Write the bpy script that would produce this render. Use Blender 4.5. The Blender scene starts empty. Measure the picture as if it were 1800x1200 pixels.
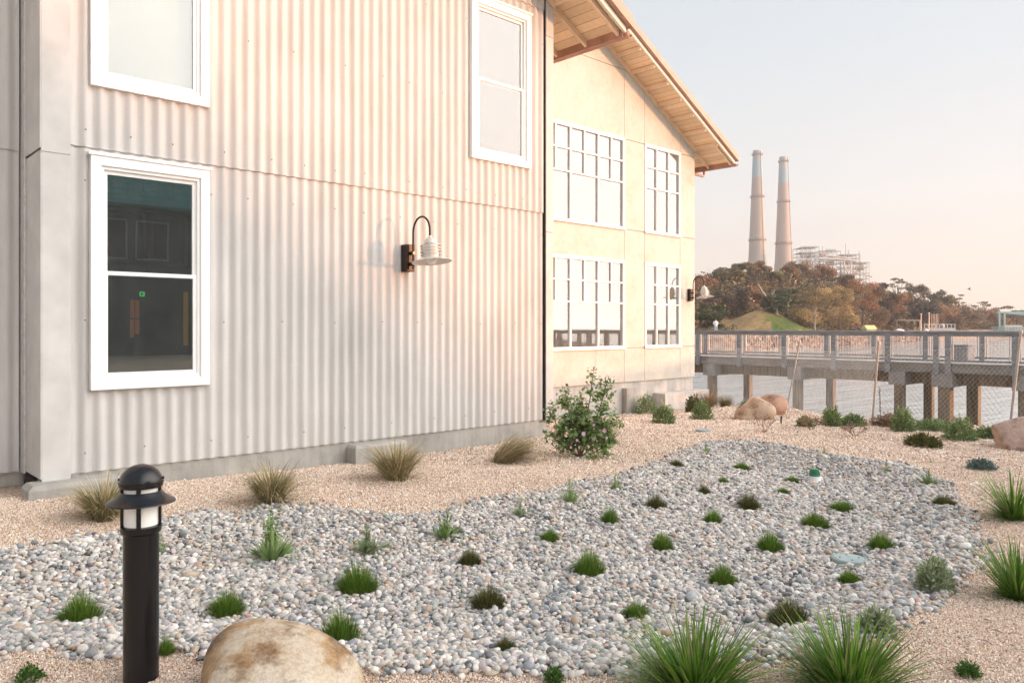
import bpy, bmesh, math, random
import numpy as np
from math import radians, sin, cos, pi, sqrt, atan2
from mathutils import Vector, Matrix

# ------------------------------------------------------------------ camera, sky, sun, exposure
sc = bpy.context.scene
COL = sc.collection
EYE = 1.56
FW = (0.6870, 0.7267)          # camera forward on the ground plane
RT = (0.7267, -0.6870)
FOC = 1373.0                   # focal length in photo pixels (photo 1800 wide)
PX0, PY0 = 900.0, 576.0
cam_d = bpy.data.cameras.new("camera")
cam = bpy.data.objects.new("camera", cam_d)
COL.objects.link(cam)
cam.location = (0, 0, EYE)
cam.rotation_euler = (radians(90), 0, -atan2(FW[0], FW[1]))
cam_d.sensor_width = 36.0
cam_d.lens = FOC / 1800 * 36
cam_d.shift_y = -24 / 1800
cam_d.clip_start = 0.05
cam_d.clip_end = 20000
sc.camera = cam

SUN_AZ = (0.612, -0.791)       # horizontal direction towards the sun
SUN_EL = 2.6
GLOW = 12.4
world = bpy.data.worlds.new("World")
sc.world = world
world.use_nodes = True
wn = world.node_tree
for n in list(wn.nodes):
    wn.nodes.remove(n)
wo = wn.nodes.new("ShaderNodeOutputWorld")
wb = wn.nodes.new("ShaderNodeBackground")
sky = wn.nodes.new("ShaderNodeTexSky")
sky.sky_type = 'NISHITA'
sky.sun_disc = False
sky.sun_elevation = radians(12.0)
sky.sun_rotation = atan2(SUN_AZ[0], SUN_AZ[1])
sky.altitude = 0
sky.air_density = 1.0
sky.dust_density = 0.3
sky.ozone_density = 1.0
# thin bright evening overcast in front of the blue: desaturated sky mixed with a pale veil, warmer towards the horizon
hs = wn.nodes.new("ShaderNodeHueSaturation"); hs.inputs['Saturation'].default_value = 0.55
wn.links.new(sky.outputs[0], hs.inputs['Color'])
wtc = wn.nodes.new("ShaderNodeTexCoord")
wsp = wn.nodes.new("ShaderNodeSeparateXYZ"); wn.links.new(wtc.outputs['Generated'], wsp.inputs[0])
wra = wn.nodes.new("ShaderNodeValToRGB")
re_ = wra.color_ramp.elements
re_[0].position = 0.0; re_[0].color = (0.90, 0.68, 0.57, 1)
re_[1].position = 1.0; re_[1].color = (0.55, 0.69, 0.88, 1)
for p_, c_ in ((0.06, (0.90, 0.765, 0.665)), (0.16, (0.855, 0.84, 0.81)), (0.32, (0.745, 0.80, 0.835))):
    k_ = re_.new(p_); k_.color = (*c_, 1)
wn.links.new(wsp.outputs[2], wra.inputs[0])
wsc = wn.nodes.new("ShaderNodeMixRGB"); wsc.blend_type = 'MULTIPLY'; wsc.inputs[0].default_value = 1.0
wsc.inputs[2].default_value = (2.72, 2.72, 2.72, 1)
wn.links.new(wra.outputs[0], wsc.inputs[1])
wmx = wn.nodes.new("ShaderNodeMixRGB"); wmx.inputs[0].default_value = 0.90
wn.links.new(hs.outputs[0], wmx.inputs[1]); wn.links.new(wsc.outputs[0], wmx.inputs[2])
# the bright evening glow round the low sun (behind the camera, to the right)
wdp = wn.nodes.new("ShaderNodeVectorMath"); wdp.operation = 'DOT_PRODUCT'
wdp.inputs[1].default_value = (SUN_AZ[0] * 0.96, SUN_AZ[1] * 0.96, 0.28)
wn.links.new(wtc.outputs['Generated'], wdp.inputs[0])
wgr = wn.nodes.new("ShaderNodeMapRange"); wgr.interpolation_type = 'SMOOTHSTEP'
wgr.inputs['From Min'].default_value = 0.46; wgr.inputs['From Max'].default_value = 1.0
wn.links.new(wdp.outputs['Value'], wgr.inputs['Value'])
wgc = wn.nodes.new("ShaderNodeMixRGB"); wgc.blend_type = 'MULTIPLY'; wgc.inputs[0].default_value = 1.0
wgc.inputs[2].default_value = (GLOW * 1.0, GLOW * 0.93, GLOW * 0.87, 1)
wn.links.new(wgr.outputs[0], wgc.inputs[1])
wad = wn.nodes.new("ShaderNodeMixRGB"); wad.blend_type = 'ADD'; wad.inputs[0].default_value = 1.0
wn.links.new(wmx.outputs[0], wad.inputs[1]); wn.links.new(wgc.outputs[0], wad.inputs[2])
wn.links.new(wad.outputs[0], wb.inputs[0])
wb.inputs[1].default_value = 0.15
wn.links.new(wb.outputs[0], wo.inputs[0])

sl = bpy.data.lights.new("sun", 'SUN')
sl.energy = 2.35
sl.angle = radians(0.9)
sl.color = (1.0, 0.42, 0.17)
so = bpy.data.objects.new("sun", sl)
COL.objects.link(so)
sd = Vector((SUN_AZ[0] * cos(radians(SUN_EL)), SUN_AZ[1] * cos(radians(SUN_EL)), sin(radians(SUN_EL))))
so.rotation_euler = sd.to_track_quat('Z', 'Y').to_euler()
so.location = (30, -40, 30)

sc.view_settings.view_transform = 'Standard'
sc.view_settings.look = 'None'
sc.view_settings.exposure = 1.30
sc.view_settings.gamma = 1.0
sc.cycles.max_bounces = 8
sc.cycles.transparent_max_bounces = 12
sc.cycles.sample_clamp_indirect = 4.0
sc.cycles.volume_bounces = 0

# ------------------------------------------------------------------ pixel <-> place helpers (used once, to measure real positions)
def raydir(px):
    t = (px - PX0) / FOC
    return FW[0] + RT[0] * t, FW[1] + RT[1] * t
def wall_x(px, d):
    a, b = raydir(px)
    return d * a / b
def at_depth(px, Z):
    a, b = raydir(px)
    return a * Z, b * Z
def z_at(py, Z):
    return EYE + (PY0 - py) / FOC * Z

# ------------------------------------------------------------------ ground shape
BASIN_PX = [(-230, 985), (0, 985), (60, 976), (150, 955), (215, 945), (290, 925), (350, 906), (416, 907), (480, 893),
            (583, 892), (633, 902), (700, 903), (783, 897), (833, 881), (867, 873), (925, 871), (983, 862), (1018, 852),
            (1060, 845), (1100, 835), (1142, 820), (1200, 795), (1255, 778), (1322, 778), (1395, 790), (1467, 803),
            (1507, 810), (1584, 818), (1622, 831), (1664, 853), (1673, 888), (1708, 905), (1717, 981), (1694, 1005),
            (1673, 1040), (1627, 1060), (1620, 1080), (1577, 1098), (1545, 1130), (1480, 1150), (1400, 1160),
            (1300, 1168), (1180, 1178), (1075, 1180), (1000, 1181), (900, 1180), (820, 1178), (683, 1178), (643, 1178),
            (500, 1176), (350, 1152), (217, 1152), (167, 1154), (83, 1142), (0, 1144), (-230, 1150)]
BASIN = np.array([at_depth(px, EYE * FOC / (py - PY0)) for px, py in BASIN_PX])

def basin_dist(P):
    """signed distance to the basin outline, positive inside; P is (n,2)"""
    P = np.atleast_2d(P)
    n = len(BASIN)
    best = np.full(len(P), 1e9)
    inside = np.zeros(len(P), bool)
    for i in range(n):
        a = BASIN[i]; b = BASIN[(i + 1) % n]
        ab = b - a
        t = np.clip(((P - a) @ ab) / (ab @ ab), 0, 1)
        q = a + t[:, None] * ab
        d = np.hypot(*(P - q).T)
        best = np.minimum(best, d)
        c = (a[1] > P[:, 1]) != (b[1] > P[:, 1])
        xx = a[0] + (P[:, 1] - a[1]) * ab[0] / (ab[1] if abs(ab[1]) > 1e-9 else 1e-9)
        inside ^= c & (P[:, 0] < xx)
    return np.where(inside, best, -best)

def smooth(a, b, x):
    t = np.clip((x - a) / (b - a), 0, 1)
    return t * t * (3 - 2 * t)

def vnoise(x, y, seed=0):
    xi = np.floor(x).astype(int); yi = np.floor(y).astype(int)
    fx = x - xi; fy = y - yi
    fx = fx * fx * (3 - 2 * fx); fy = fy * fy * (3 - 2 * fy)
    def h(i, j):
        v = np.sin(i * 127.1 + j * 311.7 + seed * 74.7) * 43758.5453
        return v - np.floor(v)
    return (h(xi, yi) * (1 - fx) + h(xi + 1, yi) * fx) * (1 - fy) + (h(xi, yi + 1) * (1 - fx) + h(xi + 1, yi + 1) * fx) * fy

def shore_edge(y):
    return np.interp(y, [-400, -26, -14, 0, 3.4, 5.4, 8.5, 11.6, 14, 400], [26.0, 26.0, 12.8, 13.2, 13.9, 13.7, 16.0, 18.5, 19.5, 19.5])

def ground_h(x, y):
    x = np.atleast_1d(np.asarray(x, float)); y = np.atleast_1d(np.asarray(y, float))
    h = 0.08 * smooth(4.5, 1.5, x) * smooth(5.5, 7.5, y)
    h = h + 0.05 * (vnoise(x * 0.7, y * 0.7, 3) - 0.5) + 0.022 * (vnoise(x * 2.6, y * 2.6, 5) - 0.5)
    h = h - 0.36 * smooth(8.5, 11.6, y) * smooth(9, 13, x)
    h = h - 0.16 * smooth(11.5, 15.5, x * FW[0] + y * FW[1]) * smooth(5, 7, y)
    near = (x > -6) & (x < 16) & (y > -4) & (y < 14)
    d = np.full(x.shape, -9.0)
    if near.any():
        d[near] = basin_dist(np.stack([x[near], y[near]], 1))
    h = h - 0.13 * smooth(-0.05, 0.9, d)
    e = x - shore_edge(y)
    h = h - np.where(e > 0, np.minimum(4.2, e * 0.12 + 0.62 * np.maximum(0, e - 0.3)), 0)
    return h

def G(px, py):
    """where the view ray through a photo pixel meets the ground"""
    a, b = raydir(px)
    s = (PY0 - py) / FOC
    Z = EYE / -s * 0.55
    while Z < 60:
        z = EYE + s * Z
        if z < ground_h(a * Z, b * Z)[0]:
            break
        Z += 0.04
    for k in range(14):
        Z -= 0.04 / 14
        if EYE + s * Z >= ground_h(a * Z, b * Z)[0]:
            break
    return a * Z, b * Z, float(ground_h(a * Z, b * Z)[0]), Z

# ------------------------------------------------------------------ materials
MATS = {}
class NT:
    def __init__(self, name):
        m = bpy.data.materials.new(name)
        m.use_nodes = True
        self.m = m
        self.t = m.node_tree
        self.b = self.t.nodes["Principled BSDF"]
        self.out = self.t.nodes["Material Output"]
    def n(self, typ, **kw):
        nd = self.t.nodes.new(typ)
        for k, v in kw.items():
            if isinstance(k, str) and hasattr(nd, k):
                setattr(nd, k, v)
        return nd
    def l(self, a, b):
        self.t.links.new(a, b)
    def coord(self, scale=(1, 1, 1), kind='Object'):
        tc = self.n("ShaderNodeTexCoord")
        mp = self.n("ShaderNodeMapping")
        mp.inputs['Scale'].default_value = scale
        self.l(tc.outputs[kind], mp.inputs[0])
        return mp.outputs[0]
    def noise(self, vec, scale, detail=4, rough=0.55):
        nd = self.n("ShaderNodeTexNoise")
        nd.inputs['Scale'].default_value = scale
        nd.inputs['Detail'].default_value = detail
        nd.inputs['Roughness'].default_value = rough
        self.l(vec, nd.inputs['Vector'])
        return nd.outputs['Fac']
    def ramp(self, fac, stops):
        r = self.n("ShaderNodeValToRGB")
        e = r.color_ramp.elements
        while len(e) > 1:
            e.remove(e[-1])
        e[0].position = stops[0][0]; e[0].color = (*stops[0][1], 1)
        for p, c in stops[1:]:
            k = e.new(p); k.color = (*c, 1)
        self.l(fac, r.inputs[0])
        return r.outputs[0]
    def mix(self, a, b, fac, mode='MIX'):
        nd = self.n("ShaderNodeMixRGB", blend_type=mode)
        for sock, v in ((nd.inputs[0], fac), (nd.inputs[1], a), (nd.inputs[2], b)):
            if isinstance(v, (int, float)):
                sock.default_value = v
            elif isinstance(v, tuple):
                sock.default_value = (*v, 1)
            else:
                self.l(v, sock)
        return nd.outputs[0]
    def bump(self, h, strength=0.3, dist=0.01, prev=None):
        nd = self.n("ShaderNodeBump")
        nd.inputs['Strength'].default_value = strength
        nd.inputs['Distance'].default_value = dist
        self.l(h, nd.inputs['Height'])
        if prev is not None:
            self.l(prev, nd.inputs['Normal'])
        return nd.outputs[0]

def mat_plain(name, col, rough=0.6, metal=0.0, var=0.12, scale=6.0, bump=0.15, bscale=60, spec=0.4, stretch=(1, 1, 1), bd=0.004):
    if name in MATS:
        return MATS[name]
    t = NT(name)
    v = t.coord(stretch)
    f = t.noise(v, scale, 6, 0.6)
    lo = tuple(max(0, c * (1 - var * 1.6)) for c in col)
    hi = tuple(min(1, c * (1 + var)) for c in col)
    c = t.ramp(f, [(0.3, lo), (0.7, hi)])
    t.l(c, t.b.inputs['Base Color'])
    t.b.inputs['Roughness'].default_value = rough
    t.b.inputs['Metallic'].default_value = metal
    t.b.inputs['Specular IOR Level'].default_value = spec
    if bump:
        g = t.noise(v, bscale, 4, 0.6)
        t.l(t.bump(g, bump, bd), t.b.inputs['Normal'])
    MATS[name] = t.m
    return t.m

def mat_siding():
    t = NT("fibre_cement_siding")
    v = t.coord()
    vs = t.coord((6, 6, 0.35))
    big = t.noise(v, 0.9, 5, 0.6)
    st = t.noise(vs, 1.6, 6, 0.65)
    c = t.ramp(big, [(0.3, (0.535, 0.52, 0.50)), (0.7, (0.615, 0.60, 0.58))])
    s2 = t.ramp(st, [(0.32, (0.80, 0.80, 0.80)), (0.6, (1, 1, 1))])
    c = t.mix(c, s2, 0.7, 'MULTIPLY')
    sp = t.noise(v, 55, 3, 0.7)
    s3 = t.ramp(sp, [(0.30, (0.80, 0.78, 0.75)), (0.42, (1, 1, 1))])
    c = t.mix(c, s3, 0.6, 'MULTIPLY')
    wv = t.coord((1, 1, 0.22))
    ch = t.noise(wv, 7.0, 2, 0.4)
    s4 = t.ramp(ch, [(0.775, (0, 0, 0)), (0.79, (1, 1, 1))])
    c = t.mix(c, (0.85, 0.84, 0.82), s4)
    t.l(c, t.b.inputs['Base Color'])
    t.b.inputs['Roughness'].default_value = 0.75
    t.b.inputs['Specular IOR Level'].default_value = 0.25
    n1 = t.bump(t.noise(v, 160, 3, 0.7), 0.25, 0.002)
    t.l(n1, t.b.inputs['Normal'])
    return t.m

def mat_concrete(name, col, cracks=True):
    t = NT(name)
    v = t.coord()
    a = t.noise(v, 2.2, 7, 0.65)
    c = t.ramp(a, [(0.28, tuple(x * 0.72 for x in col)), (0.5, col), (0.75, tuple(min(1, x * 1.22) for x in col))])
    vs = t.coord((5, 5, 0.5))
    s = t.noise(vs, 2.4, 5, 0.6)
    c = t.mix(c, t.ramp(s, [(0.35, (0.72, 0.72, 0.72)), (0.6, (1, 1, 1))]), 0.55, 'MULTIPLY')
    # air-bubble pits
    vo = t.n("ShaderNodeTexVoronoi"); vo.inputs['Scale'].default_value = 16
    t.l(v, vo.inputs['Vector'])
    pit = t.ramp(vo.outputs['Distance'], [(0.05, (0.45, 0.45, 0.45)), (0.10, (1, 1, 1))])
    c = t.mix(c, pit, 0.6, 'MULTIPLY')
    t.l(c, t.b.inputs['Base Color'])
    t.b.inputs['Roughness'].default_value = 0.85
    g = t.noise(v, 38, 6, 0.7)
    n1 = t.bump(g, 0.5, 0.006)
    t.l(n1, t.b.inputs['Normal'])
    return t.m

def mat_stucco():
    t = NT("stucco_panel")
    v = t.coord()
    a = t.noise(v, 1.6, 7, 0.65)
    c = t.ramp(a, [(0.3, (0.50, 0.475, 0.42)), (0.5, (0.56, 0.54, 0.485)), (0.72, (0.60, 0.58, 0.53))])
    b = t.noise(v, 8, 5, 0.7)
    c = t.mix(c, t.ramp(b, [(0.3, (0.88, 0.87, 0.84)), (0.6, (1, 1, 1))]), 0.8, 'MULTIPLY')
    t.l(c, t.b.inputs['Base Color'])
    t.b.inputs['Roughness'].default_value = 0.85
    g = t.noise(v, 90, 4, 0.7)
    t.l(t.bump(g, 0.25, 0.003), t.b.inputs['Normal'])
    return t.m

def mat_planks(name, col, pitch, axis, rough=0.6, var=0.12):
    """painted boards: grooves every `pitch` metres across `axis`"""
    t = NT(name)
    v = t.coord()
    sx = t.n("ShaderNodeSeparateXYZ"); t.l(v, sx.inputs[0])
    m1 = t.n("ShaderNodeMath", operation='DIVIDE'); t.l(sx.outputs[axis], m1.inputs[0]); m1.inputs[1].default_value = pitch
    fr = t.n("ShaderNodeMath", operation='FRACT'); t.l(m1.outputs[0], fr.inputs[0])
    fl = t.n("ShaderNodeMath", operation='FLOOR'); t.l(m1.outputs[0], fl.inputs[0])
    wn_ = t.n("ShaderNodeTexWhiteNoise", noise_dimensions='1D'); t.l(fl.outputs[0], wn_.inputs['W'])
    groove = t.ramp(fr.outputs[0], [(0.0, (0, 0, 0)), (0.05, (1, 1, 1)), (0.95, (1, 1, 1)), (1.0, (0, 0, 0))])
    base = t.ramp(wn_.outputs[0], [(0, tuple(c * (1 - var) for c in col)), (1, tuple(min(1, c * (1 + var)) for c in col))])
    g = t.noise(t.coord((3, 3, 3)), 5, 5, 0.6)
    base = t.mix(base, t.ramp(g, [(0.3, (0.85, 0.83, 0.8)), (0.65, (1, 1, 1))]), 0.7, 'MULTIPLY')
    c = t.mix(base, t.ramp(groove, [(0, (0.35, 0.3, 0.25)), (1, (1, 1, 1))]), 1.0, 'MULTIPLY')
    t.l(c, t.b.inputs['Base Color'])
    t.b.inputs['Roughness'].default_value = rough
    t.l(t.bump(groove, 0.6, 0.006), t.b.inputs['Normal'])
    return t.m

def mat_attr(name, attr="Col", rough=0.7, spec=0.3, trans=0.0, noise=0.0, nscale=30, bump=0.0, bscale=80, instancer=False, bd=0.003):
    t = NT(name)
    a = t.n("ShaderNodeAttribute")
    a.attribute_name = attr
    if instancer:
        a.attribute_type = 'INSTANCER'
    c = a.outputs['Color']
    if noise:
        f = t.noise(t.coord(), nscale, 4, 0.6)
        c = t.mix(c, t.ramp(f, [(0.3, (1 - noise,) * 3), (0.7, (1.0, 1.0, 1.0))]), 1.0, 'MULTIPLY')
    t.l(c, t.b.inputs['Base Color'])
    t.b.inputs['Roughness'].default_value = rough
    t.b.inputs['Specular IOR Level'].default_value = spec
    if bump:
        t.l(t.bump(t.noise(t.coord(), bscale, 4, 0.65), bump, bd), t.b.inputs['Normal'])
    if trans:
        tr = t.n("ShaderNodeBsdfTranslucent")
        t.l(c, tr.inputs[0])
        mx = t.n("ShaderNodeMixShader"); mx.inputs[0].default_value = trans
        t.l(t.b.outputs[0], mx.inputs[1]); t.l(tr.outputs[0], mx.inputs[2])
        t.l(mx.outputs[0], t.out.inputs['Surface'])
    return t.m

def mat_glass(name, refl, tint=(0.75, 0.82, 0.80), rough=0.0, boost=1.0, dirt=0.04):
    t = NT(name)
    gl = t.n("ShaderNodeBsdfGlossy"); gl.inputs['Roughness'].default_value = rough
    gl.inputs['Color'].default_value = (0.97, 0.98, 0.98, 1)
    tp = t.n("ShaderNodeBsdfTransparent"); tp.inputs[0].default_value = (*tint, 1)
    fr = t.n("ShaderNodeFresnel"); fr.inputs[0].default_value = 1.5
    mm = t.n("ShaderNodeMath", operation='ADD'); t.l(fr.outputs[0], mm.inputs[0]); mm.inputs[1].default_value = refl
    mm.use_clamp = True
    # very faint waviness of the pane
    wv = t.noise(t.coord(), 1.3, 2, 0.4)
    t.l(t.bump(wv, 0.05, 0.012), gl.inputs['Normal'])
    mx = t.n("ShaderNodeMixShader"); t.l(mm.outputs[0], mx.inputs[0])
    t.l(tp.outputs[0], mx.inputs[1]); t.l(gl.outputs[0], mx.inputs[2])
    df = t.n("ShaderNodeBsdfDiffuse"); df.inputs[0].default_value = (0.7, 0.7, 0.68, 1)
    d1 = t.noise(t.coord((1, 1, 0.35)), 9, 6, 0.7)
    d2 = t.noise(t.coord(), 140, 2, 0.6)
    dd = t.mix(t.ramp(d1, [(0.40, (dirt * 0.9,) * 3), (0.75, (dirt * 1.5,) * 3)]),
               t.ramp(d2, [(0.70, (0, 0, 0)), (0.76, (dirt * 4,) * 3)]), 1.0, 'ADD')
    mx2 = t.n("ShaderNodeMixShader"); t.l(dd, mx2.inputs[0])
    t.l(mx.outputs[0], mx2.inputs[1]); t.l(df.outputs[0], mx2.inputs[2])
    t.l(mx2.outputs[0], t.out.inputs['Surface'])
    return t.m

def mat_emit(name, col, strength):
    t = NT(name)
    t.b.inputs['Base Color'].default_value = (*col, 1)
    t.b.inputs['Emission Color'].default_value = (*col, 1)
    t.b.inputs['Emission Strength'].default_value = strength
    return t.m

M_SIDING = mat_siding()
M_TRIMB = mat_plain("grey_corner_board", (0.57, 0.56, 0.54), 0.75, var=0.08, scale=3, bump=0.2, bscale=120, spec=0.25, bd=0.002)
M_CONC = mat_concrete("foundation_concrete", (0.40, 0.385, 0.35))
M_STUCCO = mat_stucco()
M_WHITE = mat_plain("white_window_paint", (0.86, 0.86, 0.85), 0.4, var=0.02, scale=9, bump=0.04, spec=0.5)
M_GASKET = mat_plain("dark_gasket", (0.03, 0.03, 0.03), 0.5, bump=0)
M_SOFFIT = mat_planks("soffit_boards", (0.86, 0.66, 0.44), 0.14, 0)
M_RAFTER = mat_plain("cream_painted_rafter", (0.80, 0.62, 0.44), 0.6, var=0.08, scale=5, bump=0.1)
M_BARGE = mat_plain("cream_barge_board", (0.80, 0.76, 0.68), 0.55, var=0.04, scale=4, bump=0.08)
M_COPPER = mat_plain("weathered_copper", (0.48, 0.28, 0.21), 0.45, 0.35, var=0.15, scale=5, bump=0.08)
M_ROOFM = mat_plain("pinkish_metal_roof", (0.46, 0.30, 0.235), 0.55, 0.1, var=0.08, scale=3, bump=0.05)
M_BLACK = mat_plain("black_powder_coat", (0.007, 0.007, 0.008), 0.24, var=0.3, scale=14, bump=0.10, bscale=160, spec=0.45, bd=0.001)
M_BRONZE = mat_plain("dark_bronze", (0.035, 0.026, 0.021), 0.38, 0.5, var=0.2, scale=12, bump=0.05)
M_GALV = mat_plain("galvanised_metal", (0.50, 0.50, 0.49), 0.4, 0.6, var=0.15, scale=12, bump=0.05)
M_GALV2 = mat_plain("zinc_lamp_hood", (0.62, 0.60, 0.57), 0.45, 0.35, var=0.12, scale=20, bump=0.05)
M_FROST = mat_plain("frosted_white_lens", (0.88, 0.88, 0.85), 0.35, var=0.02, bump=0, spec=0.5)
M_PIERG = mat_plain("weathered_grey_timber", (0.27, 0.275, 0.28), 0.8, var=0.22, scale=4, bump=0.3, stretch=(3, 0.5, 3))
M_PIERB = mat_plain("brown_grey_fascia", (0.24, 0.225, 0.205), 0.8, var=0.2, scale=3, bump=0.3, stretch=(3, 0.5, 3))
M_PILE = mat_plain("creosote_timber_pile", (0.24, 0.19, 0.13), 0.85, var=0.35, scale=4, bump=0.4, stretch=(4, 4, 0.4))
M_CAPC = mat_plain("pile_cap_timber", (0.30, 0.28, 0.26), 0.85, var=0.15, scale=6, bump=0.3)
M_DECK = mat_planks("pale_deck_boards", (0.52, 0.50, 0.47), 0.14, 1, 0.8, 0.15)
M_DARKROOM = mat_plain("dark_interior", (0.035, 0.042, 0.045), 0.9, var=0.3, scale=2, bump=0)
M_PALEROOM = mat_plain("pale_interior", (0.50, 0.49, 0.48), 0.9, var=0.06, scale=1, bump=0)
M_PANEBACK = mat_plain("pale_pane_backing", (0.42, 0.46, 0.48), 0.8, var=0.02, bump=0)
M_LEAF = mat_attr("leaf", rough=0.55, spec=0.3, trans=0.28)
M_DRY = mat_attr("dry_grass", rough=0.8, spec=0.15, trans=0.2)
M_TREE = mat_attr("tree_foliage", rough=0.9, spec=0.1, trans=0.12)
M_BARK = mat_plain("bark", (0.16, 0.13, 0.11), 0.9, var=0.3, scale=6, bump=0.4)
M_PALEBARK = mat_plain("pale_bark", (0.42, 0.38, 0.34), 0.9, var=0.2, scale=2, bump=0.3)
M_TWIG = mat_plain("dry_twig", (0.20, 0.13, 0.09), 0.85, var=0.25, scale=20, bump=0.2)

# ------------------------------------------------------------------ object helpers
def tag(o, label=None, cat=None, group=None, kind=None):
    if label: o['label'] = label
    if cat: o['category'] = cat
    if group: o['group'] = group
    if kind: o['kind'] = kind
    return o
def thing(name, label, cat, loc=(0, 0, 0), rz=0.0, group=None):
    o = bpy.data.objects.new(name, None)
    o.empty_display_size = 0.2
    COL.objects.link(o)
    o.location = loc
    o.rotation_euler = (0, 0, rz)
    return tag(o, label, cat, group)
def copy_tree(o, parent=None):
    c = o.copy()
    COL.objects.link(c)
    if parent is not None:
        c.parent = parent
    for ch in list(o.children):
        copy_tree(ch, c)
    return c

class MB:
    def __init__(self):
        self.v = []; self.f = []; self.c = []; self.mi = []; self.n = 0; self.cm = 0
    def add(self, verts, faces, mi=0):
        b = self.n
        self.v.extend([tuple(p) for p in verts])
        self.n += len(verts)
        for f in faces:
            self.f.append(tuple(i + b for i in f)); self.mi.append(mi)
        return b
    def box(self, x0, x1, y0, y1, z0, z1, mi=0, M=None):
        vs = [(x0, y0, z0), (x1, y0, z0), (x1, y1, z0), (x0, y1, z0), (x0, y0, z1), (x1, y0, z1), (x1, y1, z1), (x0, y1, z1)]
        if M is not None:
            vs = [tuple(M @ Vector(p)) for p in vs]
        self.add(vs, [(0, 3, 2, 1), (4, 5, 6, 7), (0, 1, 5, 4), (1, 2, 6, 5), (2, 3, 7, 6), (3, 0, 4, 7)], mi)
    def bar(self, a, b, w, h=None, mi=0, up=(0, 0, 1)):
        """rectangular bar from a to b, w across, h along `up`"""
        h = h or w
        a = Vector(a); b = Vector(b)
        d = (b - a).normalized()
        u = Vector(up)
        s = d.cross(u)
        if s.length < 1e-4:
            s = d.cross(Vector((1, 0, 0)))
        s.normalize(); u = s.cross(d).normalized()
        vs = []
        for p in (a, b):
            for (i, j) in ((-1, -1), (1, -1), (1, 1), (-1, 1)):
                vs.append(tuple(p + s * (i * w / 2) + u * (j * h / 2)))
        self.add(vs, [(0, 3, 2, 1), (4, 5, 6, 7), (0, 1, 5, 4), (1, 2, 6, 5), (2, 3, 7, 6), (3, 0, 4, 7)], mi)
    def tube(self, pts, r, seg=8, mi=0, cap=True):
        pts = [Vector(p) for p in pts]
        rs = r if isinstance(r, (list, tuple)) else [r] * len(pts)
        b0 = self.n
        prev = None
        vs = []
        for i, p in enumerate(pts):
            d = (pts[min(i + 1, len(pts) - 1)] - pts[max(i - 1, 0)]).normalized()
            if prev is None:
                s = d.cross(Vector((0, 0, 1)))
                if s.length < 1e-3: s = d.cross(Vector((1, 0, 0)))
                s.normalize()
            else:
                s = prev - d * prev.dot(d)
                s.normalize()
            prev = s
            u = d.cross(s)
            for k in range(seg):
                a = 2 * pi * k / seg
                vs.append(tuple(p + (s * cos(a) + u * sin(a)) * rs[i]))
        fs = []
        for i in range(len(pts) - 1):
            for k in range(seg):
                k2 = (k + 1) % seg
                fs.append((i * seg + k, i * seg + k2, (i + 1) * seg + k2, (i + 1) * seg + k))
        if cap:
            fs.append(tuple(range(seg - 1, -1, -1)))
            fs.append(tuple((len(pts) - 1) * seg + k for k in range(seg)))
        self.add(vs, fs, mi)
    def lathe(self, prof, seg=32, c=(0, 0, 0), mi=0, close=False):
        vs = []
        for r, z in prof:
            for k in range(seg):
                a = 2 * pi * k / seg
                vs.append((c[0] + r * cos(a), c[1] + r * sin(a), c[2] + z))
        fs = []
        m = len(prof)
        for i in range(m - 1 if not close else m):
            j = (i + 1) % m
            for k in range(seg):
                k2 = (k + 1) % seg
                fs.append((i * seg + k, i * seg + k2, j * seg + k2, j * seg + k))
        self.add(vs, fs, mi)
    def prism(self, poly, axis, a0, a1, mi=0):
        """extrude a 2-D polygon along an axis (0:x,1:y,2:z)"""
        def P(u, v, w):
            return {0: (w, u, v), 1: (u, w, v), 2: (u, v, w)}[axis]
        n = len(poly)
        vs = [P(u, v, a0) for u, v in poly] + [P(u, v, a1) for u, v in poly]
        fs = [tuple(range(n)), tuple(range(2 * n - 1, n - 1, -1))]
        for i in range(n):
            j = (i + 1) % n
            fs.append((i, i + n, j + n, j))
        self.add(vs, fs, mi)
    def build(self, name, mats, parent=None, smooth_=False, bevel=0.0, loc=None):
        me = bpy.data.meshes.new(name)
        me.from_pydata(self.v, [], self.f)
        if not isinstance(mats, (list, tuple)):
            mats = [mats]
        for m in mats:
            me.materials.append(m)
        if len(mats) > 1:
            me.polygons.foreach_set("material_index", self.mi)
        bm = bmesh.new(); bm.from_mesh(me)
        bmesh.ops.recalc_face_normals(bm, faces=bm.faces)
        bm.to_mesh(me); bm.free()
        if smooth_:
            me.polygons.foreach_set("use_smooth", [True] * len(me.polygons))
            try:
                me.set_sharp_from_angle(angle=radians(40))
            except Exception:
                pass
        o = bpy.data.objects.new(name, me)
        COL.objects.link(o)
        if parent is not None:
            o.parent = parent
        if loc is not None:
            o.location = loc
        if bevel:
            bv = o.modifiers.new("bevel", 'BEVEL')
            bv.width = bevel; bv.segments = 2; bv.limit_method = 'ANGLE'; bv.angle_limit = radians(35)
        return o

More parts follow.
